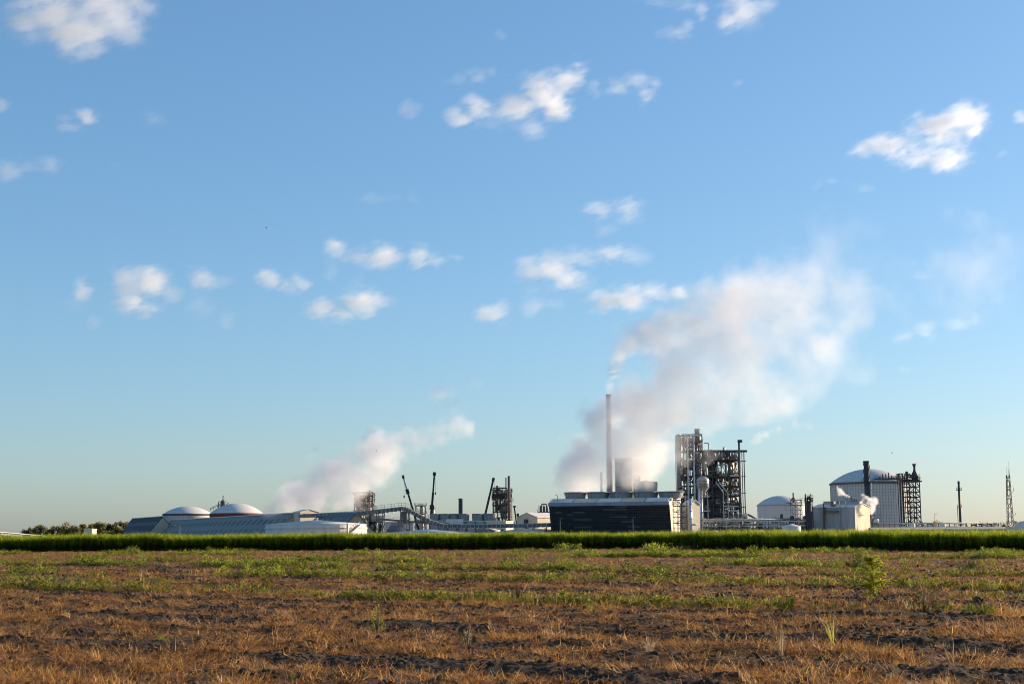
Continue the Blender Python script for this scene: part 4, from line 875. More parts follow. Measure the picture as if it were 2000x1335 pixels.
part(th, 'pipe_arch', MB().tube([(X(1776, Y), Y, lv[9]), (X(1776, Y), Y, lv[9] + 2.4), (X(1783, Y), Y, lv[9] + 2.6), (X(1786, Y), Y, lv[9] + 1)], .5), 'steel_dark')
xf = X(1788.5, Y, 920)
part(th, 'flare_base', MB().lathe(xf, Y + 2, [(1.2, lv[9]), (1.9, Z(930, Y, 1788)), (1.6, Z(926, Y, 1788)), (.7, Z(919, Y, 1788)), (.6, Z(916, Y, 1788))], 16), 'steel_dark')
part(th, 'flare_tip', MB().lathe(xf, Y + 2, [(.55, Z(919, Y, 1788)), (.55, Z(911, Y, 1788)), (1.1, Z(905, Y, 1788)), (.9, Z(905, Y, 1788))], 14), 'steel_dark')
for px, py in ((1797, 928), (1800, 925), (1777, 928)): part(th, 'vent_pipe', MB().cyl((X(px, Y), Y, lv[9]), (X(px, Y), Y, Z(py, Y, px)), .22, .22, 6), 'steel_dark')
fz = Z(905, Y, 1788); rngf = random.Random(3); fl = MB(); fl.lathe(xf, Y + 2, [(.02, fz), (.45, fz + .5), (.6, fz + 1.0), (.35, fz + 1.7), (.02, fz + 2.6)], 12)
fl.v = [(vx + (vz - fz) * .95, vy, fz + (vz - fz) * .5) for vx, vy, vz in fl.v]
part(th, 'flame', fl, 'flame', 'small pink orange flame blown sideways')
clutter(th, X(1776, Y), X(1798, Y), Y + 1, Y + 6, lv[9], lv[9] + 2.5, 12, 93, mats=('steel_dark', 'steel_mid'), big=.7)
# small tower mast and lattice mast
Y = 820; x = X(1877, Y); th = thing('vent_stack', 'slim dark vent stack with two platforms standing alone', 'stack', (x, Y, 0)); zt = Z(943, Y, 1877)
part(th, 'shaft', MB().cyl((x, Y, 0), (x, Y, zt), .75, .6, 14), 'steel_dark')
for py, w in ((957, 1.6), (991, 1.1)):
    z = Z(py, Y, 1877); p = part(th, 'platform', MB().lathe(x, Y, [(.5, z), (w, z), (w, z + .3), (.5, z + .3)], 14), 'steel_dark'); mb = MB()
    for k in range(8): a = 2 * math.pi * k / 8; mb.beam((x + w * math.cos(a), Y + w * math.sin(a), z), (x + w * math.cos(a), Y + w * math.sin(a), z + 1.6), .12)
    part(p, 'handrail', mb.lathe(x, Y, [(w - .06, z + 1.5), (w + .06, z + 1.5), (w + .06, z + 1.65)], 14), 'steel_dark')
part(th, 'ladder_cage', rails(MB(), [(x - 1.2, Y, 0), (x - 1.2, Y, Z(991, Y, 1877))], .01, 1, .1, 2), 'steel_mid'); part(th, 'ladder', MB().beam((x - 1.5, Y - .3, 0), (x - 1.5, Y - .3, Z(986, Y, 1877)), .2), 'steel_mid'); part(th, 'tip', MB().cyl((x, Y, zt), (x, Y, zt + 1.2), .75, .65, 12), 'steel_dark')
Y = 800; x = X(1974.5, Y); zt = Z(927, Y, 1971); th = thing('lattice_mast', 'tall lattice radio mast with whip antennas', 'mast', (x, Y, 0)); h0, h1 = 1.5, .75
cor = [(-1, -1), (1, -1), (1, 1), (-1, 1)]; nb = 14
def mc(i, t): h = h0 + (h1 - h0) * t; return Vector((x + cor[i % 4][0] * h, Y + cor[i % 4][1] * h, zt * t))
for i in range(4): part(th, 'leg', MB().beam(mc(i, 0), mc(i, 1), .32), 'steel_dark')
for j in range(nb):
    for i in range(4):
        a, b = (i, i + 1) if j % 2 else (i + 1, i); part(th, 'brace', MB().beam(mc(a, j / nb), mc(b, (j + 1) / nb), .18), 'steel_mid')
for dx, hh in ((-.5, 4.5), (.5, 3.2), (.8, 7.5)): part(th, 'antenna', MB().cyl((x + dx, Y, zt), (x + dx, Y, zt + hh), .12, .06, 6), 'steel_mid')
for t, l in ((.72, 5.5), (.35, 2.5)): part(th, 'side_antenna', MB().tube([mc(1, t), mc(1, t) + Vector((1.4, 0, .3)), mc(1, t) + Vector((1.4, 0, l * .5))], .1, 6), 'steel_mid')
light_pole(1827, 1003, 640, 'dark flood light pole above the long low shed', 1, 'steel_dark')
# long low shed, yard pipes
Y = 520; fr = rotframe(1704, 1967, Y, 6); th = thing('long_shed', 'long low grey shed with tan roof just over the cane', 'shed', fr[0]); W = fr[3]
gable(th, fr, 9, Z(1034, Y, 1830), Z(1030, Y, 1830), 'grey_metal', 'beige', 'u')
Y = 500; fr = rotframe(1966, 1968, Y, 70); th = thing('gabled_shed', 'sunlit cream gabled shed at the end of the long low shed', 'shed', fr[0]); gable(th, fr, 14, Z(1035, Y, 1980), Z(1029.5, Y, 1980), 'cream', 'cream', 'v')
part(th, 'door', lbox(MB(), fr, fr[3], fr[3] + .06, 5, 8, 0, 2.4), 'grey_metal')
Y = 650; th = thing('pipe_rack', 'long tan pipe rack running behind the long low shed', 'pipe rack', (X(1840, Y), Y, 0)); xa, xb = X(1716, Y), X(1962, Y); z0, z1 = Z(1029, Y, 1840), Z(1022.5, Y, 1840)
for k in range(24):
    x = xa + (xb - xa) * k / 23; part(th, 'column', MB().beam((x, Y, 0), (x, Y, z1 + .3), .3), 'steel_mid'); part(th, 'cross_beam', MB().beam((x, Y - .2, z0), (x, Y + 4, z0), .25, .3), 'stack_brown')
rng = random.Random(44)
for k in range(7):
    y = Y + .4 + .6 * k; z = (z1 if k > 2 else z0) + .3; r = rng.uniform(.2, .45); e = xb - rng.uniform(0, .35) * (xb - xa); part(th, 'pipe', MB().cyl((xa, y, z), (e, y, z), r, r, 10), rng.choice(('cream', 'steel_pale', 'roof_white', 'beige')))
part(th, 'long_beam', MB().beam((xa, Y - .25, z0 - .3), (xb, Y - .25, z0 - .3), .2, .35), 'stack_brown'); clutter(th, xa + 8, xb, Y - 1, Y + 3, 1, z0 + .4, 50, 45, mats=('steel_pale', 'stack_brown', 'roof_white', 'steel_dark', 'beige'), big=.7)
for px, w, py, l in ((1783, 9, 1022, 'squat white tank right of huge tank, among yard pipes'), (1842, 10, 1022.5, 'squat pale tank below the slim vent stack, among yard pipes')): tank('small_tank', l, px, w, 640, Z(py, 640, px), .4, 'tank_white', 'roof_white', 'small tanks among the yard pipes', None, 'cone', 24)
tank('storage_tank', 'pale grey tank cut by the picture edge beside the mast', 2006, 44, 620, Z(1021, 620, 1995), 1.2, 'tank_white', 'roof_white', None, None, 'cone', 48)

# ------------------------------------------------------------------ leaf-scale mesh builders
def strip_mesh(name, strips, mats):
    """strips: list of (points Nx3, half-width vectors Nx3, tint, material index)"""
    V = []; F = []; T = []; MI = []; n = 0
    for pts, hw, tint, mi in strips:
        k = len(pts)
        V.append(np.concatenate([pts - hw, pts + hw]))
        for j in range(k - 1): F.append((n + j, n + k + j, n + k + j + 1, n + j + 1)); T.append(tint); MI.append(mi)
        n += 2 * k
    me = bpy.data.meshes.new(name)
    me.from_pydata(np.concatenate(V).tolist(), [], F)
    me.attributes.new('tint', 'FLOAT', 'FACE').data.foreach_set('value', np.array(T, np.float32))
    me.polygons.foreach_set('material_index', np.array(MI, np.int32))
    for m in mats: me.materials.append(M[m])
    return me
def blade(rng, base, az, length, lean, droop, width, tint, mi=0, seg=3):
    """grass or cane blade: starts leaning by 'lean' (0 = upright) and bends over by 'droop'"""
    d = np.array([math.cos(az), math.sin(az), 0.]); pts = [np.array(base, float)]; an = lean
    for k in range(seg):
        pts.append(pts[-1] + (d * math.sin(an) + np.array([0, 0, math.cos(an)])) * (length / seg)); an += droop / seg
    pts = np.array(pts); w = np.array([1.0] + [1 - (k / seg) ** 1.6 * .92 for k in range(1, seg + 1)])
    tw = az + math.pi / 2 + rng.uniform(-.6, .6)
    side = np.array([math.cos(tw), math.sin(tw), rng.uniform(-.3, .3)])
    return pts, side[None] * (width / 2) * w[:, None], tint, mi
def tuft(name, seed, n, rad, lmin, lmax, lean, droop, width, mats, tint=(0.2, .9), seg=2, second=0.0, skew=1.0):
    rng = random.Random(seed); S_ = []
    for k in range(n):
        a = rng.uniform(0, 6.283); r = rad * math.sqrt(rng.random())
        S_.append(blade(rng, (r * math.cos(a), r * math.sin(a), -.03), a + rng.uniform(-1.2, 1.2), rng.uniform(lmin, lmax), rng.uniform(*lean), rng.uniform(*droop), width * rng.uniform(.7, 1.3), tint[0] + (tint[1] - tint[0]) * rng.random() ** skew, 1 if rng.random() < second else 0, seg))
    return strip_mesh(name, S_, mats)
def leafy(name, seed, h, r, n, ll, lw, mats, tint=(.2, 1), shape='round', droop=.5, second=0):
    """leaves spread through a bush volume in clumps"""
    rng = random.Random(seed); S_ = []
    cl = [(rng.uniform(-1, 1), rng.uniform(-1, 1), rng.uniform(.12, 1), rng.uniform(.14, .34)) for _ in range(9)]
    while len(S_) < n:
        c = rng.choice(cl); x = c[0] * .75 + rng.gauss(0, c[3]); y = c[1] * .75 + rng.gauss(0, c[3]); z = c[2] * .8 + rng.gauss(0, c[3] * .8)
        if z < .02 or z > 1.15 or x * x + y * y > (1.1 if shape == 'round' else max(.12, 1.25 - z)): continue
        az = math.atan2(y, x) + rng.uniform(-1.3, 1.3)
        S_.append(blade(rng, (x * r, y * r, z * h), az, ll * rng.uniform(.6, 1.3), rng.uniform(.3, 1.6), rng.uniform(0, 1.6) * droop * 2, lw * rng.uniform(.7, 1.3), rng.uniform(*tint), 1 if rng.random() < second else 0, 2))
    return strip_mesh(name, S_, mats)
def clod(name, seed):
    rng = np.random.default_rng(seed)
    import bmesh
    bm = bmesh.new(); bmesh.ops.create_icosphere(bm, subdivisions=2, radius=1)
    co = np.array([v.co[:] for v in bm.verts]); n = vnoise(co * 1.7 + 9, seed) + .5 * vnoise(co * 4.1 + 5, seed + 1)
    for v, k in zip(bm.verts, n): v.co = v.co * (0.45 + .75 * k); v.co.z = v.co.z * .75
    me = bpy.data.meshes.new(name); bm.to_mesh(me); bm.free(); me.materials.append(M['clod']); return me
def scatter(name, label, cat, meshes, pos, rot, scl, pick):
    """one 'stuff' object: instances of a few meshes on computed points"""
    me = bpy.data.meshes.new(name); n = len(pos); me.vertices.add(n); me.vertices.foreach_set('co', np.asarray(pos, np.float32).ravel())
    me.attributes.new('rot', 'FLOAT_VECTOR', 'POINT').data.foreach_set('vector', np.asarray(rot, np.float32).ravel())
    me.attributes.new('scl', 'FLOAT_VECTOR', 'POINT').data.foreach_set('vector', np.asarray(scl, np.float32).ravel())
    me.attributes.new('pick', 'INT', 'POINT').data.foreach_set('value', np.asarray(pick, np.int32))
    o = bpy.data.objects.new(name, me); C.objects.link(o); tag(o, label, cat, kind='stuff')
    g = bpy.data.node_groups.new(name, 'GeometryNodeTree')
    g.interface.new_socket('Geometry', in_out='INPUT', socket_type='NodeSocketGeometry'); g.interface.new_socket('Geometry', in_out='OUTPUT', socket_type='NodeSocketGeometry')
    N = g.nodes; K = g.links; gi = N.new('NodeGroupInput'); go = N.new('NodeGroupOutput'); ip = N.new('GeometryNodeInstanceOnPoints'); jo = N.new('GeometryNodeJoinGeometry')
    for m in reversed(meshes):
        po = bpy.data.objects.new(m.name, m); oi = N.new('GeometryNodeObjectInfo'); oi.inputs['Object'].default_value = po; oi.inputs['As Instance'].default_value = True
        K.new(oi.outputs['Geometry'], jo.inputs[0])
    K.new(gi.outputs[0], ip.inputs['Points']); K.new(jo.outputs[0], ip.inputs['Instance']); ip.inputs['Pick Instance'].default_value = True
    for nm, ty, sk in (('rot', 'FLOAT_VECTOR', 'Rotation'), ('scl', 'FLOAT_VECTOR', 'Scale'), ('pick', 'INT', 'Instance Index')):
        na = N.new('GeometryNodeInputNamedAttribute'); na.data_type = ty; na.inputs[0].default_value = nm; out = [s for s in na.outputs if s.enabled][0]
        if nm == 'rot':
            er = N.new('FunctionNodeEulerToRotation'); K.new(out, er.inputs[0]); out = er.outputs[0]
        K.new(out, ip.inputs[sk])
    K.new(ip.outputs[0], go.inputs[0]); o.modifiers.new('scatter', 'NODES').node_group = g
    return o
RG = np.random.default_rng(77)
def spread(y0, y1, dens, half=0.46):
    """random points over the wedge of field between two distances"""
    area = half * (y1 * y1 - y0 * y0); n = int(area * dens)
    y = np.sqrt(RG.random(n) * (y1 * y1 - y0 * y0) + y0 * y0); x = y * (RG.random(n) * 2 - 1) * half
    return x, y
def build_scatter(name, label, cat, meshes, zones, prob, tilt=.25, smin=.7, smax=1.3, zoff=0.0, pickfn=None):
    PX, PY, SCL = [], [], []
    for y0, y1, dens, sc in zones:
        x, y = spread(y0, y1, dens); keep = RG.random(len(x)) < prob(x, y); x, y = x[keep], y[keep]
        PX.append(x); PY.append(y); SCL.append(sc * (smin + (smax - smin) * RG.random(len(x))))
    x = np.concatenate(PX); y = np.concatenate(PY); s = np.concatenate(SCL); n = len(x)
    z = field_h(x, y) + zoff
    rot = np.stack([RG.normal(0, tilt, n), RG.normal(0, tilt, n), RG.random(n) * 6.283], -1)
    pick = pickfn(x, y) if pickfn else RG.integers(0, len(meshes), n)
    print(name, n)
    return scatter(name, label, cat, meshes, np.stack([x, y, z], -1), rot, np.stack([s, s, s * (.75 + .5 * RG.random(n))], -1), pick)

# ------------------------------------------------------------------ field cover
dry = [tuft('dry_tuft', 100 + k, 96, .33, .05, .19, (.8, 1.65), (-.2, .6), .0095, ('dry_grass',), (0.02, .95), 2, skew=1.35) for k in range(6)]
clumpn = lambda x, y: np.clip((fbm(np.stack([x, y], -1) * 1.1, 91, 3) - .37) * 5.0, 0, 1)
def p_dry(x, y):
    r, g, s = masks(x, y); return np.clip(1 - s * 1.25, 0.03, 1) * np.clip(1 - g * .75, 0, 1) * (.12 + .88 * clumpn(x, y))
build_scatter('dry_grass', 'brown matted dry grass lying over the fallow field', 'dry grass', dry,
              [(17, 34, 18, .9), (34, 60, 11, .95), (60, 100, 5.0, 1.0), (100, 240, 1.5, 1.1)], p_dry)
dense = [tuft('straw_tuft', 140 + k, 30, .32, .15, .45, (.7, 1.5), (.1, 1.0), .0085, ('dry_grass',), (0.2, 1.0), 3, skew=1.3) for k in range(4)]
def p_straw(x, y):
    r, g, s = masks(x, y); n = fbm(np.stack([x, y], -1) * .45, 191, 3); return np.clip((n - .56) * 7, 0, 1) * np.clip(1 - s, 0, 1) * np.clip(1 - g, 0, 1)
build_scatter('straw', 'pale bent straw standing in loose heaps on the field', 'straw', dense, [(17, 40, 7, 1.1), (40, 80, 3.5, 1.1), (80, 180, 1.0, 1.2)], p_straw)
litter = [tuft('straw_litter', 170 + k, 90, .42, .04, .17, (1.42, 1.72), (-.15, .15), .0085, ('dry_grass',), (.05, 1.0), 1, skew=1.3) for k in range(4)]
def p_litter(x, y):
    r, g, s = masks(x, y); n = fbm(np.stack([x, y], -1) * .6, 391, 3); return np.clip(.35 + (n - .4) * 2.5, .1, 1) * np.clip(1.1 - s * .75, 0, 1) * np.clip(1 - g * .6, 0, 1)
build_scatter('straw_litter', 'short broken straw lying flat over the soil', 'straw litter', litter, [(17, 40, 12, .9), (40, 75, 7, 1.0), (75, 120, 2.5, 1.2)], p_litter, .12, .7, 1.3, .035)
clods = [clod('clod', 200 + k) for k in range(6)]
def p_clod(x, y):
    r, g, s = masks(x, y); return np.clip(s * 1.2 - .05, .10, 1)
build_scatter('soil_clods', 'dark broken clods of ploughed soil', 'soil', clods, [(17, 40, 60, .052), (40, 75, 22, .066), (75, 120, 5, .09)], p_clod, 1.2, .45, 1.5)
weeds = [tuft('weed_tuft', 300 + k, 34, .22, .16, .40, (.05, .8), (.3, 1.3), .022, ('weed_green', 'dry_grass'), (.2, 1.0), 3, .25) for k in range(4)] + \
        [leafy('weed_leafy', 320 + k, .26, .36, 80, .085, .05, ('weed_green', 'weed_olive'), (.3, 1.0), 'round', .4, .2) for k in range(3)] + \
        [leafy('weed_bright', 330 + k, .36, .42, 90, .10, .05, ('weed_bright', 'weed_green'), (.2, 1.0), 'round', .4, .3) for k in range(3)]
def p_weed(x, y):
    r, g, s = masks(x, y); return np.clip(g * 1.5 - .1, 0, 1) * (.5 + .5 * clumpn(x + 40, y))
def k_weed(x, y):
    n = len(x); a = RG.integers(0, 7, n); far = np.clip((y - 60) / 110, 0, .75); nb = fbm(np.stack([x, y], -1) * .09, 57, 2)
    return np.where(RG.random(n) < far * np.clip((nb - .3) * 3.2, 0.15, 1.4), RG.integers(7, 10, n), a)
build_scatter('green_weeds', 'green weeds growing in long strips across the field', 'weeds', weeds,
              [(30, 60, 18, .75), (60, 100, 12, .95), (100, 160, 8.0, 1.1), (160, 245, 4, 1.05)], p_weed, .18, .45, 1.75, pickfn=k_weed)
olive = [tuft('olive_tuft', 350 + k, 40, .26, .10, .30, (.5, 1.3), (.3, 1.3), .018, ('weed_olive', 'dry_grass'), (.2, 1.0), 2, .35) for k in range(4)]
def p_olive(x, y):
    r, g, s = masks(x, y); n = fbm(np.stack([x, y], -1) * .16, 291, 3)
    return np.clip((n - .55) * 4, 0, .6) * np.clip((y - 45) / 60, 0.10, 1) * np.clip(1 - s, 0, 1)
build_scatter('olive_weeds', 'dull olive brown weeds fading in among the dry grass', 'weeds', olive, [(22, 60, 6, .8), (60, 110, 4, .9), (110, 245, 2.2, .9)], p_olive)

# ------------------------------------------------------------------ sugar cane
def cane_clump(name, seed):
    rng = random.Random(seed); S_ = []
    for k in range(7):
        a = rng.uniform(0, 6.283); r = .28 * math.sqrt(rng.random()); bx, by = r * math.cos(a), r * math.sin(a); h = rng.uniform(1.15, 1.7); la = rng.uniform(0, .12); lz = rng.uniform(0, 6.28)
        top = np.array([bx + math.sin(la) * h * math.cos(lz), by + math.sin(la) * h * math.sin(lz), h])
        for w in ((1, 0, 0), (0, 1, 0)): S_.append((np.array([[bx, by, -.3], top]), np.array([w, w], float) * .016, .15, 0))
        for j in range(10):
            t = rng.uniform(.32, 1.0) ** .7; p = np.array([bx, by, 0]) * (1 - t) + top * t; up = t > .6
            S_.append(blade(rng, p, rng.uniform(0, 6.283), rng.uniform(.8, 1.35) if up else rng.uniform(.45, .9), rng.uniform(.03, .4) if up else rng.uniform(.5, 1.3), rng.uniform(.5, 1.9), rng.uniform(.035, .06), rng.uniform(.35, 1) if up else rng.uniform(0, .55), 0, 4))
    return strip_mesh(name, S_, ('cane_leaf',))
canes = [cane_clump('cane_clump', 400 + k) for k in range(6)]
def cane_block(label, pxa, Ya, pxb, Yb, depth, h):
    A = np.array([X(pxa, Ya), Ya]); B = np.array([X(pxb, Yb), Yb]); d = B - A; ln = np.linalg.norm(d); d /= ln; nrm = np.array([-d[1], d[0]])
    pos = []; 
    v = 0.0
    while v < depth:
        st = .45 if v < 5 else .75 if v < 16 else 1.2
        n = int(ln / st); u = (np.arange(n) + RG.random(n)) * st; vv = v + RG.normal(0, .12, n)
        if v < 1: vv = vv + (fbm(np.stack([u * .25, u * 0], -1), 61, 3) - .5) * .9
        pos.append(A[None] + d[None] * u[:, None] + nrm[None] * vv[:, None]); v += .5 if v < 5 else .8 if v < 16 else 1.5
    p = np.concatenate(pos); n = len(p); z = np.zeros(n)
    hv = h * (.70 + .30 * fbm(p * .35, 63, 4) + .26 * fbm(p * .06, 65, 3) + RG.normal(0, .06, n)) 
    rot = np.stack([RG.normal(0, .05, n), RG.normal(0, .05, n), RG.random(n) * 6.283], -1)
    print('cane', n)
    scatter('sugar_cane', label, 'sugar cane', canes, np.concatenate([p, z[:, None]], 1), rot, np.stack([np.full(n, 1.05), np.full(n, 1.05), hv], -1), RG.integers(0, 6, n))
cane_block('long dense stand of sugar cane below the warehouses', -140, 238, 1350, 236, 42, 1.10)
cane_block('taller bright stand of sugar cane nearer the dome tanks', 1331, 222, 2180, 168, 42, 1.10)

# ------------------------------------------------------------------ single plants in the field
def ground_pt(px, py):
    Y0 = 10.0
    d = CM @ Vector(((px - 1000) / FPX, (667.5 - py) / FPX, -1.0)); t = -CAM_H / d.z
    x, y = d.x * t, d.y * t
    return Vector((x, y, float(field_h(np.array([x]), np.array([y]))[0])))
def plant(name, label, cat, px, py, ptop, pw, n, ll, lw, mats, seed, shape='round', group=None, droop=.5, tint=(.2, 1), second=0, stems=7, stemmat='bark'):
    g = ground_pt(px, py); s = S(g.y); h = (py - ptop) * s; r = pw * s / 2
    th = thing(name, label, cat, g, group)
    me = leafy('foliage', seed, h * .92, r, n, ll, lw, mats, tint, shape, droop, second); o = bpy.data.objects.new('foliage', me); C.objects.link(o); o.parent = th
    rng = random.Random(seed); mb = MB()
    for k in range(stems):
        a = rng.uniform(0, 6.283); t = rng.uniform(.2, .7); mb.cyl(g + Vector((0, 0, -.05)), g + Vector((math.cos(a) * r * t, math.sin(a) * r * t, h * rng.uniform(.5, .9))), .018, .006, 5)
    part(th, 'stem', mb, stemmat)
    return th
def grass_clump(name, label, cat, px, py, ptop, pw, n, width, mat, seed, lean=(.02, .35), droop=(.1, .5), group=None, tint=(.2, 1)):
    g = ground_pt(px, py); s = S(g.y); h = (py - ptop) * s
    me = tuft(name, seed, n, pw * s * .10, h * .45, h * 1.05, lean, droop, width, (mat,), tint, 4); o = bpy.data.objects.new(name, me); C.objects.link(o); o.location = g
    return tag(o, label, cat, group)
# willow-like sapling
g = ground_pt(1708, 1192); s = S(g.y); H = 97 * s
th = thing('sapling', 'bright yellow green young sapling standing alone in the field', 'sapling', g)
rng = random.Random(17); mb = MB(); stem = [g + Vector((0, 0, -.05))]
for k in range(1, 9): stem.append(g + Vector((rng.uniform(-.02, .02) - .03 * k / 8, rng.uniform(-.03, .03), H * k / 8)))
for k in range(8): mb.cyl(stem[k], stem[k + 1], .022 - .002 * k, .020 - .002 * k, 7)
part(th, 'trunk', mb, 'bark'); br = MB(); lv_ = []
for k in range(32):
    t = rng.uniform(.12, .97); i = int(t * 8); p = stem[min(i, 7)].lerp(stem[min(i + 1, 8)], t * 8 - i); az = rng.uniform(0, 6.283); l = (.18 + .50 * (1 - abs(t - .42) * 1.4)) * rng.uniform(.7, 1.15); pts = [p]; an = rng.uniform(.5, .9)
    for j in range(4):
        pts.append(pts[-1] + Vector((math.cos(az) * math.sin(an), math.sin(az) * math.sin(an), math.cos(an))) * l / 4); an += .28
    for a, b in zip(pts[:-1], pts[1:]): br.cyl(a, b, .007, .005, 4)
    for j in range(64):
        q = rng.uniform(.15, 1) * 4; i = min(3, int(q)); w = pts[i].lerp(pts[i + 1], q - i) - g
        lv_.append(blade(rng, w[:], rng.uniform(0, 6.283), rng.uniform(.12, .21), rng.uniform(.9, 1.9), rng.uniform(.2, 1.1), rng.uniform(.032, .05), rng.uniform(.4, 1.1), 0, 2))
part(th, 'branch', br, 'bark'); me = strip_mesh('crown', lv_, ('sapling_leaf',)); o = bpy.data.objects.new('crown', me); C.objects.link(o); o.parent = th
plant('bush', 'dark green round bush just behind the lone sapling', 'bush', 1671, 1113, 1082, 36, 520, .22, .05, ('weed_green',), 502, 'round', droop=.5, tint=(.1, .8))
plant('bush', 'yellow green bush left of the dark round one', 'bush', 1636, 1112, 1088, 24, 260, .16, .05, ('weed_bright', 'weed_green'), 503, tint=(.3, 1), second=.3)
plant('bush', 'rounded green bush in front of the cane below the dark column', 'bush', 1474, 1088, 1064, 28, 420, .25, .09, ('weed_green', 'weed_bright'), 504, second=.35)
plant('bush', 'broad olive bush with feathery top right of the sapling', 'bush', 1805, 1198, 1150, 64, 900, .10, .022, ('weed_olive', 'weed_green'), 505, second=.35, droop=.3)
plant('bush', 'low olive mound on the weed strip right of the sapling', 'bush', 1882, 1118, 1094, 62, 620, .18, .05, ('weed_olive', 'weed_green'), 506, second=.4)
plant('weed_patch', 'bright yellow green weed mound before the cane near the gap', 'weeds', 1290, 1086, 1061, 78, 700, .3, .11, ('weed_bright', 'weed_green'), 507, second=.2)
plant('weed_patch', 'sunlit weed mound before the cane below the cooling tower', 'weeds', 1108, 1076, 1058, 62, 560, .3, .11, ('weed_bright', 'weed_green'), 508, second=.2)
plant('weed_patch', 'spreading yellow green weeds right of the sunlit mound', 'weeds', 1150, 1088, 1070, 70, 560, .26, .09, ('weed_bright', 'weed_green'), 509, second=.3)
plant('weed_patch', 'tall light green weeds before the cane under the navy warehouse', 'weeds', 258, 1084, 1066, 30, 380, .3, .1, ('weed_bright', 'weed_green'), 510, second=.4)
plant('weed_patch', 'dark green weed clump standing alone below the pale blue warehouse', 'weeds', 260, 1122, 1100, 22, 260, .16, .05, ('weed_green',), 511)
plant('weed_patch', 'dark brown leggy weed at the bare strip edge', 'weeds', 467, 1140, 1108, 18, 260, .12, .03, ('weed_olive',), 512, 'cone', tint=(0, .6))
plant('weed_patch', 'broad olive weed clump beside the dark leggy weed', 'weeds', 512, 1154, 1122, 46, 600, .12, .03, ('weed_olive', 'weed_green'), 513, second=.4)
plant('weed_patch', 'thin olive weed left of the dark leggy weed', 'weeds', 305, 1146, 1118, 26, 240, .12, .025, ('weed_olive', 'weed_green'), 514, second=.4)
plant('flowering_weed', 'clump of yellow flowers on the second weed strip', 'flowers', 790, 1114, 1092, 38, 380, .16, .07, ('weed_green', 'flower_yellow'), 515, second=.45)
plant('seedling', 'small leafy green seedling on a thin bare stem', 'seedling', 737, 1238, 1174, 26, 150, .07, .035, ('weed_bright',), 516, 'cone')
plant('seedling', 'pale straggly green weed in the brown grass foreground', 'weeds', 912, 1262, 1222, 30, 200, .06, .025, ('weed_green', 'straw_pale'), 517, 'cone', second=.4)
plant('weed_patch', 'bright low broad leaved weeds under the tan building, across strip', 'weeds', 1382, 1136, 1114, 90, 800, .10, .07, ('weed_bright', 'weed_green'), 518, second=.3)
plant('weed_patch', 'green broad leaved weeds on the strip below the cooling tower', 'weeds', 1280, 1128, 1110, 110, 800, .10, .07, ('weed_green', 'weed_bright'), 519, second=.4)
plant('weed_patch', 'small bright green tuft low in the brown foreground, left half', 'weeds', 318, 1262, 1246, 26, 90, .06, .03, ('weed_bright',), 520)
plant('weed_patch', 'bushy mid green weed on the near strip left of the sapling', 'weeds', 1448, 1192, 1164, 54, 600, .10, .025, ('weed_green', 'weed_bright'), 521, second=.3)
plant('weed_patch', 'upright green weed on the near strip between two bushy ones', 'weeds', 1533, 1196, 1168, 44, 480, .12, .03, ('weed_green', 'weed_bright'), 522, second=.4)
plant('weed_patch', 'bright green low weeds at the right end of near strip', 'weeds', 1912, 1208, 1186, 70, 560, .12, .03, ('weed_bright', 'weed_green'), 523, second=.5)
grass_clump('dry_stalks', 'pale feathery dry stalks standing upright in the foreground', 'dry stalks', 1527, 1282, 1206, 16, 18, .014, 'straw_pale', 601, (.0, .22), (.0, .5))
grass_clump('tall_grass', 'tall yellow green grass stems leaning left in the foreground', 'tall grass', 1628, 1262, 1186, 22, 16, .014, 'weed_bright', 602, (.02, .35), (.1, .6), tint=(.7, 1))
grass_clump('dry_stalks', 'low fan of pale straw stalks beside a dark clod patch', 'dry stalks', 1268, 1270, 1226, 40, 30, .016, 'straw_pale', 603, (.1, .8), (.2, .8))
grass_clump('grass_clump', 'green upright grass tuft on the near weed strip, centre', 'tall grass', 1152, 1196, 1164, 22, 34, .02, 'weed_bright', 604, (.0, .5), (.2, .9))
grass_clump('grass_clump', 'brown dark grass clump on the weed strip below cooling tower', 'tall grass', 1012, 1176, 1140, 40, 80, .02, 'weed_olive', 605, (.0, .5), (.2, .8))
grass_clump('grass_clump', 'bright green blades at the bottom of the field, left half', 'tall grass', 572, 1332, 1314, 20, 24, .014, 'weed_bright', 606, (.1, .9), (.3, 1))

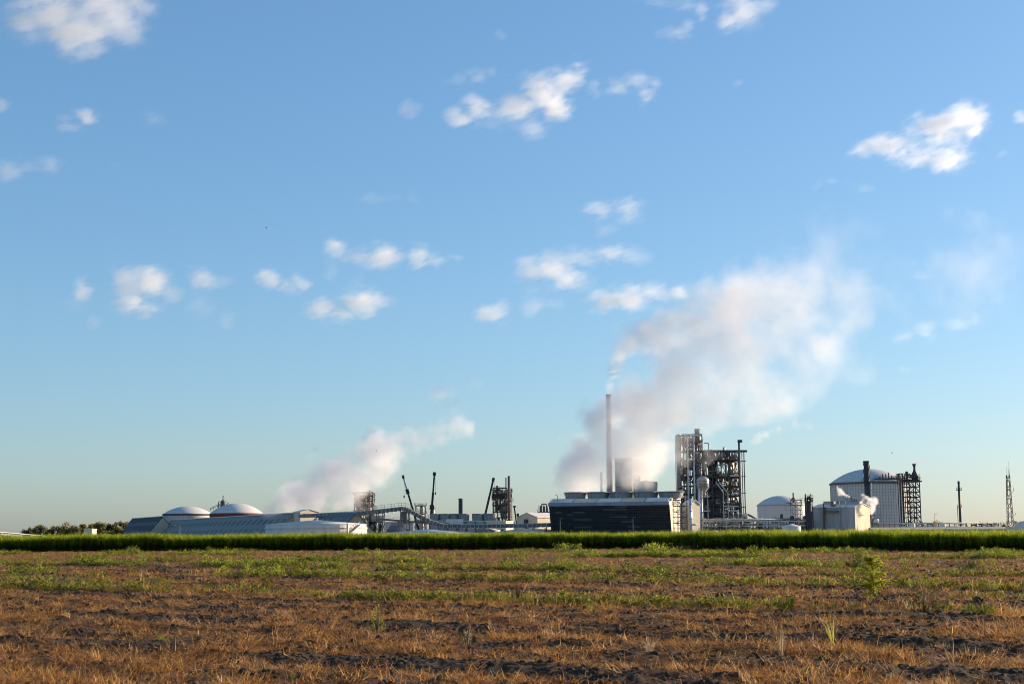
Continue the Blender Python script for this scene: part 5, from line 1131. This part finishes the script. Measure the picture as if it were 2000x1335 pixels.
# ------------------------------------------------------------------ far trees
def tree(px, ptop, pbase, pw, Y, label, seed, n=900, leaf=.75):
    s = S(Y); x = X(px, Y); H = Z(ptop, Y, px); r = pw * s / 2; rng = random.Random(seed)
    th = thing('tree', label, 'tree', (x, Y, 0), 'trees beyond the plant'); mb = MB(); b0 = Vector((x, Y, 0)); hb = H * .42
    mb.cyl(b0, b0 + Vector((0, 0, hb)), .32, .22, 8); cl = []
    for k in range(14):
        a = rng.uniform(0, 6.283); rr = rng.uniform(.15, .95) * r; c = Vector((x + rr * math.cos(a), Y + rr * math.sin(a) * .7, rng.uniform(H * .15, H * .84))); cl.append((c, rng.uniform(.28, .5) * r)); mb.cyl(b0 + Vector((0, 0, hb * .8)), c, .14, .05, 6)
    part(th, 'trunk', mb, 'bark'); S_ = []
    while len(S_) < n:
        c, cr = rng.choice(cl); v = Vector((rng.gauss(0, 1), rng.gauss(0, 1), rng.gauss(0, .85))); v = v.normalized() * cr * rng.uniform(.35, 1.08); p = c + v
        if p.z < H * .10 or p.z > H: continue
        S_.append(blade(rng, (p - b0)[:], rng.uniform(0, 6.283), leaf * rng.uniform(.6, 1.3), rng.uniform(.4, 1.9), rng.uniform(0, .9), leaf * .7 * rng.uniform(.6, 1.2), rng.uniform(0, 1), 0, 2))
    me = strip_mesh('crown', S_, ('tree_leaf',)); o = bpy.data.objects.new('crown', me); C.objects.link(o); o.parent = th
for k, (px, pt, pw, Y, lab) in enumerate((
        (56, 1028, 30, 980, 'low round tree, outermost of the leftmost tree clump'), (76, 1024, 30, 985, 'tree beside the outermost one in the leftmost clump'), (95, 1027, 28, 990, 'tree closing the inner end of the leftmost clump'),
        (120, 1025, 34, 990, 'rounded tree at the start of the taller left clump'), (140, 1019, 40, 985, 'tallest broad tree of the left clump beside cream pump house'), (160, 1020, 24, 1020, 'narrow tree directly behind the cream pump house'),
        (178, 1018, 28, 1030, 'dark tree just right of the cream pump house'), (194, 1016, 32, 1010, 'dark broad tree midway between pump house and navy warehouse'), (213, 1021, 26, 1015, 'smaller dark tree before the tallest pair by the warehouse'),
        (231, 1014, 32, 1020, 'tall dark tree touching the navy warehouse edge'), (246, 1016, 24, 1220, 'tree crown showing above the navy warehouse slope'))):
    tree(px, pt, 1048, pw, Y, lab, 700 + k, 2400, 1.05)
for k, (px, pt, pw, lab) in enumerate((
        (1812, 1017, 20, 'small far tree at the foot of the flare tower'), (1830, 1014, 26, 'far tree behind the dark flood light pole'), (1903, 1013, 16, 'round far tree standing alone right of vent stack'), (1925, 1017, 22, 'low far tree midway between vent stack and mast'),
        (1943, 1018, 18, 'low far tree just before the mast trees'), (1963, 1014, 22, 'far tree at the left foot of the lattice mast'), (1985, 1014, 22, 'far tree at the right foot of the lattice mast'), (1999, 1016, 18, 'far tree at the picture edge above the pale tank'))):
    tree(px, pt, 1040, pw, 1150, lab, 730 + k, 900, .9)
# birds
for px, py, Y, lab in ((1742, 884, 400, 'tiny dark bird flying above the huge domed tank'), (735, 880, 420, 'tiny dark bird flying before the smaller plume'), (520, 445, 380, 'tiny dark bird high over the pale blue warehouse')):
    c = P(px, py, Y); mb = MB(); mb.lathe(0, 0, [(.01, -.22), (.06, -.1), (.07, .05), (.04, .17), (.01, .25)], 8); mb.v = [(v[2], v[0], v[1]) for v in mb.v]; mb.v = [(c.x + a, c.y + b, c.z + d) for a, b, d in mb.v]
    th = thing('bird', lab, 'bird', c, 'birds in the sky'); part(th, 'body', mb, 'bird')
    for sg in (-1, 1): part(th, 'wing', MB().hexa([c + Vector(v) for v in ((-.1, 0, 0), (.12, 0, 0), (.05, .5 * sg, .16), (-.05, .5 * sg, .16), (-.1, 0, .02), (.12, 0, .02), (.05, .5 * sg, .18), (-.05, .5 * sg, .18))]), 'bird')

# ------------------------------------------------------------------ steam, smoke and clouds: density grids worked out here, filled by a volume node
def volmat(name, color, dens, aniso=0.25):
    m = bpy.data.materials.new(name); m.use_nodes = True; t = m.node_tree; t.nodes.clear()
    out = t.nodes.new('ShaderNodeOutputMaterial'); pv = t.nodes.new('ShaderNodeVolumePrincipled'); t.links.new(pv.outputs[0], out.inputs['Volume'])
    pv.inputs['Density'].default_value = dens; pv.inputs['Anisotropy'].default_value = aniso; pv.inputs['Color'].default_value = (*color, 1); M[name] = m
def volume_object(name, label, cat, mat, lo, hi, vox, fn, group=None, near=None):
    lo = np.array(lo, float); hi = np.array(hi, float); n = np.maximum(4, np.ceil((hi - lo) / vox).astype(int) + 1); nx, ny, nz = [int(k) for k in n]
    zz_, yy_, xx_ = np.meshgrid(np.linspace(lo[2], hi[2], nz), np.linspace(lo[1], hi[1], ny), np.linspace(lo[0], hi[0], nx), indexing='ij')
    pts = np.stack([xx_, yy_, zz_], -1).astype(np.float32); den = np.zeros(pts.shape[:-1], np.float32)
    mk = near(pts)                                   # only voxels that can hold anything are worked out
    den[mk] = np.clip(fn(pts[mk]), 0, None)
    den[[0, -1]] = 0; den[:, [0, -1]] = 0; den[:, :, [0, -1]] = 0
    c = (lo + hi) / 2; h = (hi - lo) / 2
    me = bpy.data.meshes.new(name); me.vertices.add(nx * ny * nz); me.attributes.new('den', 'FLOAT', 'POINT').data.foreach_set('value', den.ravel()); me.materials.append(M[mat])
    o = bpy.data.objects.new(name, me); C.objects.link(o); o.location = c; tag(o, label, cat, group, 'stuff')
    g = bpy.data.node_groups.new(name, 'GeometryNodeTree'); g.interface.new_socket('Geometry', in_out='INPUT', socket_type='NodeSocketGeometry'); g.interface.new_socket('Geometry', in_out='OUTPUT', socket_type='NodeSocketGeometry')
    N = g.nodes; K = g.links; gi = N.new('NodeGroupInput'); go = N.new('NodeGroupOutput'); vc = N.new('GeometryNodeVolumeCube'); si = N.new('GeometryNodeSampleIndex'); si.data_type = 'FLOAT'; si.domain = 'POINT'; si.clamp = True
    na = N.new('GeometryNodeInputNamedAttribute'); na.data_type = 'FLOAT'; na.inputs[0].default_value = 'den'; K.new(gi.outputs[0], si.inputs['Geometry']); K.new(na.outputs[0], si.inputs['Value'])
    ps = N.new('GeometryNodeInputPosition'); sp = N.new('ShaderNodeSeparateXYZ'); K.new(ps.outputs[0], sp.inputs[0])
    def ma(op, a, b=None):
        q = N.new('ShaderNodeMath'); q.operation = op
        for k, v in enumerate((a, b)):
            if v is None: continue
            if isinstance(v, (int, float)): q.inputs[k].default_value = v
            else: K.new(v, q.inputs[k])
        return q.outputs[0]
    ii = [ma('ROUND', ma('MULTIPLY', ma('ADD', ma('DIVIDE', sp.outputs[k], float(2 * h[k])), .5), float(m_ - 1))) for k, m_ in enumerate((nx, ny, nz))]
    K.new(ma('ADD', ii[0], ma('MULTIPLY', ma('ADD', ii[1], ma('MULTIPLY', ii[2], float(ny))), float(nx))), si.inputs['Index']); K.new(si.outputs[0], vc.inputs['Density'])
    vc.inputs['Min'].default_value = [float(-k) for k in h]; vc.inputs['Max'].default_value = [float(k) for k in h]
    for k, m_ in zip('XYZ', (nx, ny, nz)): vc.inputs['Resolution ' + k].default_value = m_
    sm = N.new('GeometryNodeSetMaterial'); sm.inputs['Material'].default_value = M[mat]; K.new(vc.outputs[0], sm.inputs[0]); K.new(sm.outputs[0], go.inputs[0])
    o.modifiers.new('steam', 'NODES').node_group = g
    print(name, nx, ny, nz, float(den.max()))
    return o
def blob_field(p, blobs):
    """soft union of balls (centre, radius, strength): near 1 inside, falling smoothly outside; second value is the local strength"""
    q = np.ones(p.shape[:-1], np.float32); a = np.full(p.shape[:-1], 1e-4, np.float32); w = np.zeros(p.shape[:-1], np.float32)
    for c, r, s_ in blobs:
        g = np.exp(-1.1 * ((p - np.array(c, np.float32)) ** 2).sum(-1) / (r * r)); q *= 1 - .85 * g; a += g; w += g * s_
    return 1 - q, w / a
def plume(name, label, mat, blobs_px, vox, nscale, amp, soft, seed, group=None, warp=1.3, cat='steam'):
    """blobs_px: (px, py, radius px, distance, strength)"""
    bl = []
    for px, py, r, Y, st in blobs_px:
        c = P(px, py, Y); bl.append((tuple(c), r * S(Y), st))
    lo = np.min([np.array(c) - r * 1.25 for c, r, _ in bl], 0); hi = np.max([np.array(c) + r * 1.25 for c, r, _ in bl], 0)
    lo[2] = max(lo[2], .5)
    def fn(p):
        wv = np.stack([fbm(p / (nscale * 1.6), seed + 50 + k, 2) - .5 for k in range(3)], -1) * nscale * warp
        b, w = blob_field(p + wv, bl)
        n = fbm(p / nscale, seed, 5, .62)
        return np.clip((b - .30 - (n - .46) * amp) / soft, 0, 1) ** 1.3 * w
    return volume_object(name, label, cat, mat, lo, hi, vox, fn, group, lambda p: blob_field(p, [(c, r * 1.25, 1) for c, r, _ in bl])[0] > .12)

volmat('steam', (.975, .966, .968), 0.165, .3); volmat('smoke', (.93, .92, .925), 0.12, .3); volmat('steam_left', (.965, .952, .962), 0.15, .3); volmat('cloud', (.975, .975, .98), 0.0085, .4); volmat('steam_small', (.98, .98, .98), 0.9, .3)
# small left plume
B = [(528, 990, 20, 760, .5), (548, 985, 28, 765, .7), (575, 978, 34, 765, .9), (600, 965, 36, 765, 1), (628, 950, 40, 765, 1), (655, 930, 40, 765, 1), (686, 912, 42, 765, 1), (716, 890, 42, 765, .9), (750, 878, 40, 768, .8), (785, 872, 32, 770, .6),
     (725, 858, 24, 770, .6), (820, 855, 27, 772, .6), (855, 840, 25, 774, .55), (890, 833, 25, 776, .5), (918, 838, 16, 776, .4), (672, 955, 34, 765, .9), (715, 930, 32, 765, .8), (755, 905, 26, 765, .6), (615, 992, 26, 760, 1), (650, 990, 24, 760, .9), (690, 962, 26, 765, .8), (735, 945, 16, 768, .4),
     (845, 778, 22, 780, .2), (875, 772, 26, 780, .25), (935, 735, 18, 785, .12), (1020, 715, 14, 785, .06)]
plume('steam_plume', 'white grey steam plume drifting right from behind the warehouses', 'steam_left', B, 0.9, 12, 2.2, .8, 900, warp=.9)
# main plume from the fans
B = []
rng = random.Random(4)
for px, fx, fy, fz, fr_ in FANS:
    if px > 1250: B += [(px, 957, 20, fy, .55), (px + 2, 942, 24, fy, .5), (px + 7, 920, 28, fy + 2, .45)]
    else: B += [(px, 957, 24, fy, 1.0), (px + 2, 940, 31, fy, 1.0), (px + 7, 918, 38, fy + 2, .95), (px + 14, 890, 42, fy + 4, .85)]
B += [(1232, 752, 36, 604, .8), (1275, 715, 46, 606, .75), (1325, 690, 50, 608, .65), (1380, 665, 52, 610, .55), (1440, 620, 56, 614, .45), (1470, 800, 40, 612, .35), (1540, 790, 40, 616, .3), (1260, 735, 34, 606, 0.40), (1310, 690, 40, 608, 0.40), (1370, 650, 44, 612, 0.35), (1420, 815, 36, 608, 0.40), (1470, 810, 34, 612, 0.26), (1116, 925, 32, 590, 1.69), (1126, 900, 37, 592, 1.69), (1138, 872, 40, 594, 1.62), (1152, 845, 42, 596, 1.56), (1160, 815, 40, 598, 1.43), (1170, 790, 32, 600, 1.30), (1195, 850, 48, 598, 1.43), (1210, 790, 34, 600, 0.98),
      (1165, 915, 40, 592, 1.14), (1195, 880, 44, 594, 1.01), (1215, 840, 44, 596, 0.98), (1245, 900, 42, 594, 0.90), (1250, 800, 48, 600, 1.01), (1262, 860, 44, 596, 0.98), (1290, 760, 48, 602, 1.05), (1300, 830, 54, 600, 0.54), (1320, 900, 30, 598, 0.41), (1330, 865, 34, 600, 0.50), (1345, 790, 56, 604, 0.86), (1340, 730, 48, 606, 0.59),
      (1395, 770, 56, 608, 0.59), (1390, 820, 34, 606, 0.53), (1400, 710, 54, 610, 0.38), (1420, 650, 58, 614, 0.37), (1450, 760, 54, 612, 0.30), (1470, 690, 62, 616, 0.30), (1480, 610, 64, 620, 0.28), (1520, 760, 46, 616, 0.20), (1530, 660, 66, 622, 0.23), (1550, 590, 68, 626, 0.20), (1580, 720, 56, 622, 0.20), (1600, 650, 66, 628, 0.21), (1590, 780, 34, 620, 0.14),
      (1620, 560, 64, 632, 0.13), (1655, 690, 48, 630, 0.16), (1660, 630, 50, 632, 0.16), (1560, 520, 58, 632, 0.10), (1630, 490, 60, 636, 0.06), (1690, 550, 56, 638, 0.06), (1700, 460, 44, 640, 0.04), (1690, 740, 30, 634, 0.05), (1740, 600, 40, 640, 0.09), (1850, 520, 70, 660, 0.07), (1920, 480, 60, 668, 0.07), (1900, 580, 56, 664, 0.07), (1960, 540, 60, 670, 0.05)]
plume('steam_plume', 'huge white steam plume rising from the fans and drifting right', 'steam', B, 1.05, 14, 2.1, .95, 920, warp=.9)
# chimney smoke
B = [(1191, 764, 11, 840, 1), (1192, 748, 12, 840, 1), (1195, 730, 15, 841, .95), (1199, 712, 19, 842, .9), (1207, 694, 24, 843, .85), (1222, 676, 30, 844, .8), (1245, 662, 34, 846, .75), (1272, 652, 38, 848, .7), (1300, 640, 42, 850, .6), (1335, 625, 48, 853, .5), (1375, 608, 52, 856, .42), (1420, 592, 58, 860, .34), (1470, 578, 62, 864, .25), (1525, 565, 62, 868, .18), (1580, 550, 58, 872, .12)]
plume('smoke_plume', 'grey brown smoke trailing from the tall concrete chimney', 'smoke', B, .8, 9, 1.2, .75, 940, warp=.75, cat='smoke')
B = [(1463, 862, 5, 720, .5), (1472, 859, 8, 720, .6), (1484, 855, 11, 720, .6), (1497, 846, 12, 720, .6), (1508, 848, 11, 720, .5), (1522, 842, 11, 721, .4), (1538, 834, 12, 722, .35), (1556, 829, 13, 723, .22), (1578, 826, 13, 724, .12), (1470, 855, 7, 720, .4)]
plume('steam_puff', 'small white steam trail leaving the hook topped stack', 'steam', B, .4, 4, 1.5, .6, 950, warp=.8)
B = [(1658, 972, 3, 616, .8), (1652, 969, 4.5, 616, .9), (1645, 964, 6, 616, .9), (1640, 957, 5.5, 616, .7), (1636, 950, 4, 616, .5), (1638, 965, 4, 616, .5)]
plume('steam_puff', 'small bright jet of steam over the metal building roof', 'steam_small', B, .2, 1.6, 1.3, .5, 960, warp=.8)
B = [(1703, 1004, 3, 606, .8), (1704, 997, 5, 606, .9), (1706, 989, 8, 606, 1), (1709, 980, 9, 606, .9), (1700, 976, 8, 606, .9), (1691, 971, 7, 606, .7), (1684, 966, 6, 606, .5), (1695, 984, 6, 606, .6), (1686, 975, 5, 606, .4)]
plume('steam_puff', 'bright white steam puff at the corner of the metal building', 'steam_small', B, .22, 2.2, 1.4, .5, 970, warp=.8)

CLOUDS = [   # label, [(px, py, half width, half height, strength)]
    ('largest ragged cloud filling the top left corner', [(95, 20, 70, 40, .9), (150, 60, 65, 45, .9), (130, 85, 30, 25, .6), (215, 30, 70, 40, .7), (245, 60, 40, 30, .5), (50, 45, 40, 35, .7), (270, 10, 40, 20, .6), (200, 5, 60, 25, .8)]),
    ('flat small cloud a little below the top left corner cloud', [(135, 242, 28, 12, .75), (168, 230, 26, 16, .85)]),
    ('bit of cloud cut by the upper left edge', [(5, 210, 18, 18, .7)]),
    ('faint wisp beside the flat small cloud', [(300, 231, 28, 14, .4)]),
    ('pair of low pale clouds at the left edge', [(15, 335, 34, 20, .65), (100, 323, 24, 20, .55), (55, 322, 25, 12, .35)]),
    ('tiny faint puff right of the pale edge pair', [(225, 321, 12, 12, .35)]),
    ('long cloud streak climbing to the right, high in the centre', [(1010, 208, 46, 24, 1), (1055, 180, 46, 40, 1), (1085, 205, 34, 26, 1), (1105, 155, 34, 20, .9), (1130, 130, 22, 10, .7), (1035, 248, 36, 22, .55)]),
    ('low arched cloud left of the long climbing streak', [(900, 232, 30, 22, .85), (932, 212, 30, 22, .9), (960, 240, 36, 18, .4)]),
    ('thin flat streak above the arched cloud', [(900, 158, 32, 12, .5), (930, 148, 28, 14, .6), (965, 142, 26, 9, .4)]),
    ('broken streak of puffs right of the long climbing one', [(1160, 173, 16, 18, .55), (1205, 170, 26, 20, .6), (1248, 155, 32, 14, .6), (1262, 188, 26, 16, .6), (1280, 165, 12, 14, .5)]),
    ('small torn puff left of the arched cloud', [(800, 216, 20, 18, .6), (815, 208, 14, 10, .4)]),
    ('faint little puff under the top edge, centre', [(977, 70, 14, 12, .45)]),
    ('bright cloud on the top edge right of centre', [(1425, 38, 26, 24, .85), (1450, 18, 34, 26, .8), (1490, 12, 36, 16, .5), (1460, 45, 34, 14, .35)]),
    ('ragged thin cloud left of the bright top edge one', [(1320, 68, 34, 14, .55), (1345, 50, 16, 16, .5), (1370, 18, 14, 20, .6), (1340, 10, 34, 14, .5), (1290, 4, 40, 10, .4)]),
    ('tiny puff alone below the bright top edge cloud', [(1448, 166, 13, 11, .4)]),
    ('largest bright wedge shaped cloud on the right', [(1690, 292, 26, 16, .8), (1740, 285, 44, 22, .9), (1790, 300, 54, 24, .9), (1850, 305, 44, 28, .9), (1830, 250, 56, 30, .95), (1880, 230, 44, 26, .95), (1905, 250, 22, 26, .8), (1870, 215, 22, 14, .7)]),
    ('cloud fragment cut by the right edge', [(1994, 230, 14, 14, .7)]),
    ('two faint shreds under the wedge shaped cloud', [(1630, 352, 28, 11, .45), (1598, 358, 12, 12, .3), (1688, 366, 26, 8, .4)]),
    ('speck of cloud right of the wedge shaped one', [(1955, 300, 14, 10, .45)]),
    ('small fluffy cloud high above the tall chimney', [(1175, 412, 36, 20, .75), (1225, 405, 38, 20, .75), (1225, 425, 34, 14, .5), (1186, 450, 24, 13, .4)]),
    ('wide lumpy cloud left of the main plume top', [(1040, 530, 36, 30, .75), (1080, 525, 46, 34, .8), (1110, 545, 44, 22, .8), (1130, 505, 50, 18, .6), (1195, 497, 40, 18, .7), (1235, 500, 36, 18, .5)]),
    ('flat bright cloud touching the main plume', [(1185, 588, 42, 22, .85), (1225, 580, 46, 26, .9), (1275, 572, 36, 18, .7), (1326, 570, 20, 16, .7)]),
    ('small three lobed cloud left of the flat bright one', [(960, 612, 30, 22, .85), (978, 598, 18, 16, .6), (1042, 600, 26, 20, .5), (1085, 595, 24, 14, .35)]),
    ('long bright cloud centred over the small plume', [(656, 482, 22, 18, .75), (700, 502, 40, 13, .8), (745, 498, 44, 24, .95), (822, 500, 28, 22, .85), (850, 508, 20, 12, .6), (890, 505, 14, 7, .4)]),
    ('faint flat wisp above the long bright cloud', [(735, 388, 44, 12, .35), (808, 385, 14, 9, .3)]),
    ('tall bright cloud over the navy warehouse', [(262, 555, 38, 34, .9), (295, 555, 36, 36, 1), (270, 595, 40, 28, 1), (330, 570, 32, 22, .6), (240, 540, 24, 18, .5)]),
    ('thin upright cloud right of the tall bright one', [(392, 545, 26, 26, .75), (425, 548, 28, 14, .4), (385, 595, 30, 30, .35)]),
    ('small upright puff left of the tall bright cloud', [(160, 567, 18, 22, .8), (140, 595, 26, 16, .3)]),
    ('faint puff low under the tall bright cloud', [(183, 630, 18, 18, .45)]),
    ('round puff midway in the left cloud band', [(523, 541, 24, 20, .85)]),
    ('heart shaped puff beside the round one', [(562, 562, 22, 16, .8), (586, 556, 20, 18, .75)]),
    ('faint upright shred above the broad low cloud', [(645, 535, 18, 28, .4), (695, 545, 18, 26, .3)]),
    ('broad bright cloud lowest in the left band', [(630, 605, 34, 24, .85), (665, 612, 40, 18, .9), (705, 592, 40, 30, 1), (745, 588, 30, 12, .4)]),
    ('faint tilted shred below the round puff', [(442, 625, 16, 22, .45)]),
    ('row of small faint puffs above the lattice mast', [(1770, 660, 24, 14, .45), (1810, 648, 26, 18, .55), (1865, 634, 26, 12, .45), (1903, 625, 14, 12, .5)]),
    ('pinkish thin streak right of the main plume', [(1690, 565, 44, 14, .3), (1800, 538, 26, 9, .35)]),
    ('tiny low puff above the flare tower', [(1768, 720, 20, 9, .4)]),
]
for ci, (lab, bl) in enumerate(CLOUDS):
    py0 = sum(b[1] for b in bl) / len(bl); el = math.atan((hor(1000) - py0) / FPX); Yc = min(6500, max(2600, 1000 / math.tan(el))); s = S(Yc)
    eb = [(np.array(P(px, py, Yc)), hw * s * 1.18, hh * s * 1.18, st) for px, py, hw, hh, st in bl]
    dmax = max(min(e[1], e[2] * 1.6) for e in eb); lo = np.min([[c[0] - a * 1.3, c[1] - dmax * 1.1, c[2] - b_ * 1.35] for c, a, b_, _ in eb], 0); hi = np.max([[c[0] + a * 1.3, c[1] + dmax * 1.1, c[2] + b_ * 1.35] for c, a, b_, _ in eb], 0)
    def fn(p, eb=eb, dmax=dmax, s=s, sd=1000 + ci * 17):
        ns = 22 * s; shear = p.copy(); shear[..., 0] = p[..., 0] * .62 - p[..., 2] * .55
        wv = np.stack([fbm(shear / (ns * .9), sd + 60 + k, 2) - .5 for k in range(3)], -1) * ns * .9; q = p + wv; b = 0; w = 0
        for c, a, h, st in eb:
            d = np.sqrt(((q[..., 0] - c[0]) / a) ** 2 + ((q[..., 1] - c[1]) / dmax) ** 2 + ((q[..., 2] - c[2]) / h) ** 2); v = np.clip(1 - d * .85, 0, 1); b = np.maximum(b, v); w = np.maximum(w, st * np.clip(1.3 - d, 0, 1) ** .5)
        n = fbm(shear / ns, sd, 6, .68)
        return (np.clip((b - (n - .42) * 2.8 - .05) / .42, 0, 1) + .28 * np.clip((b - (n - .46) * 3.4 + .14) / .8, 0, 1)) * w * w * (6000 / Yc)
    def near(p, eb=eb, dmax=dmax):
        m_ = np.zeros(p.shape[:-1], bool)
        for c, a, h, st in eb: m_ |= ((p[..., 0] - c[0]) / a) ** 2 + ((p[..., 1] - c[1]) / dmax) ** 2 + ((p[..., 2] - c[2]) / h) ** 2 < 2.2
        return m_
    volume_object('cloud', lab, 'cloud', 'cloud', lo, hi, 1.9 * s, fn, 'small white clouds', near)
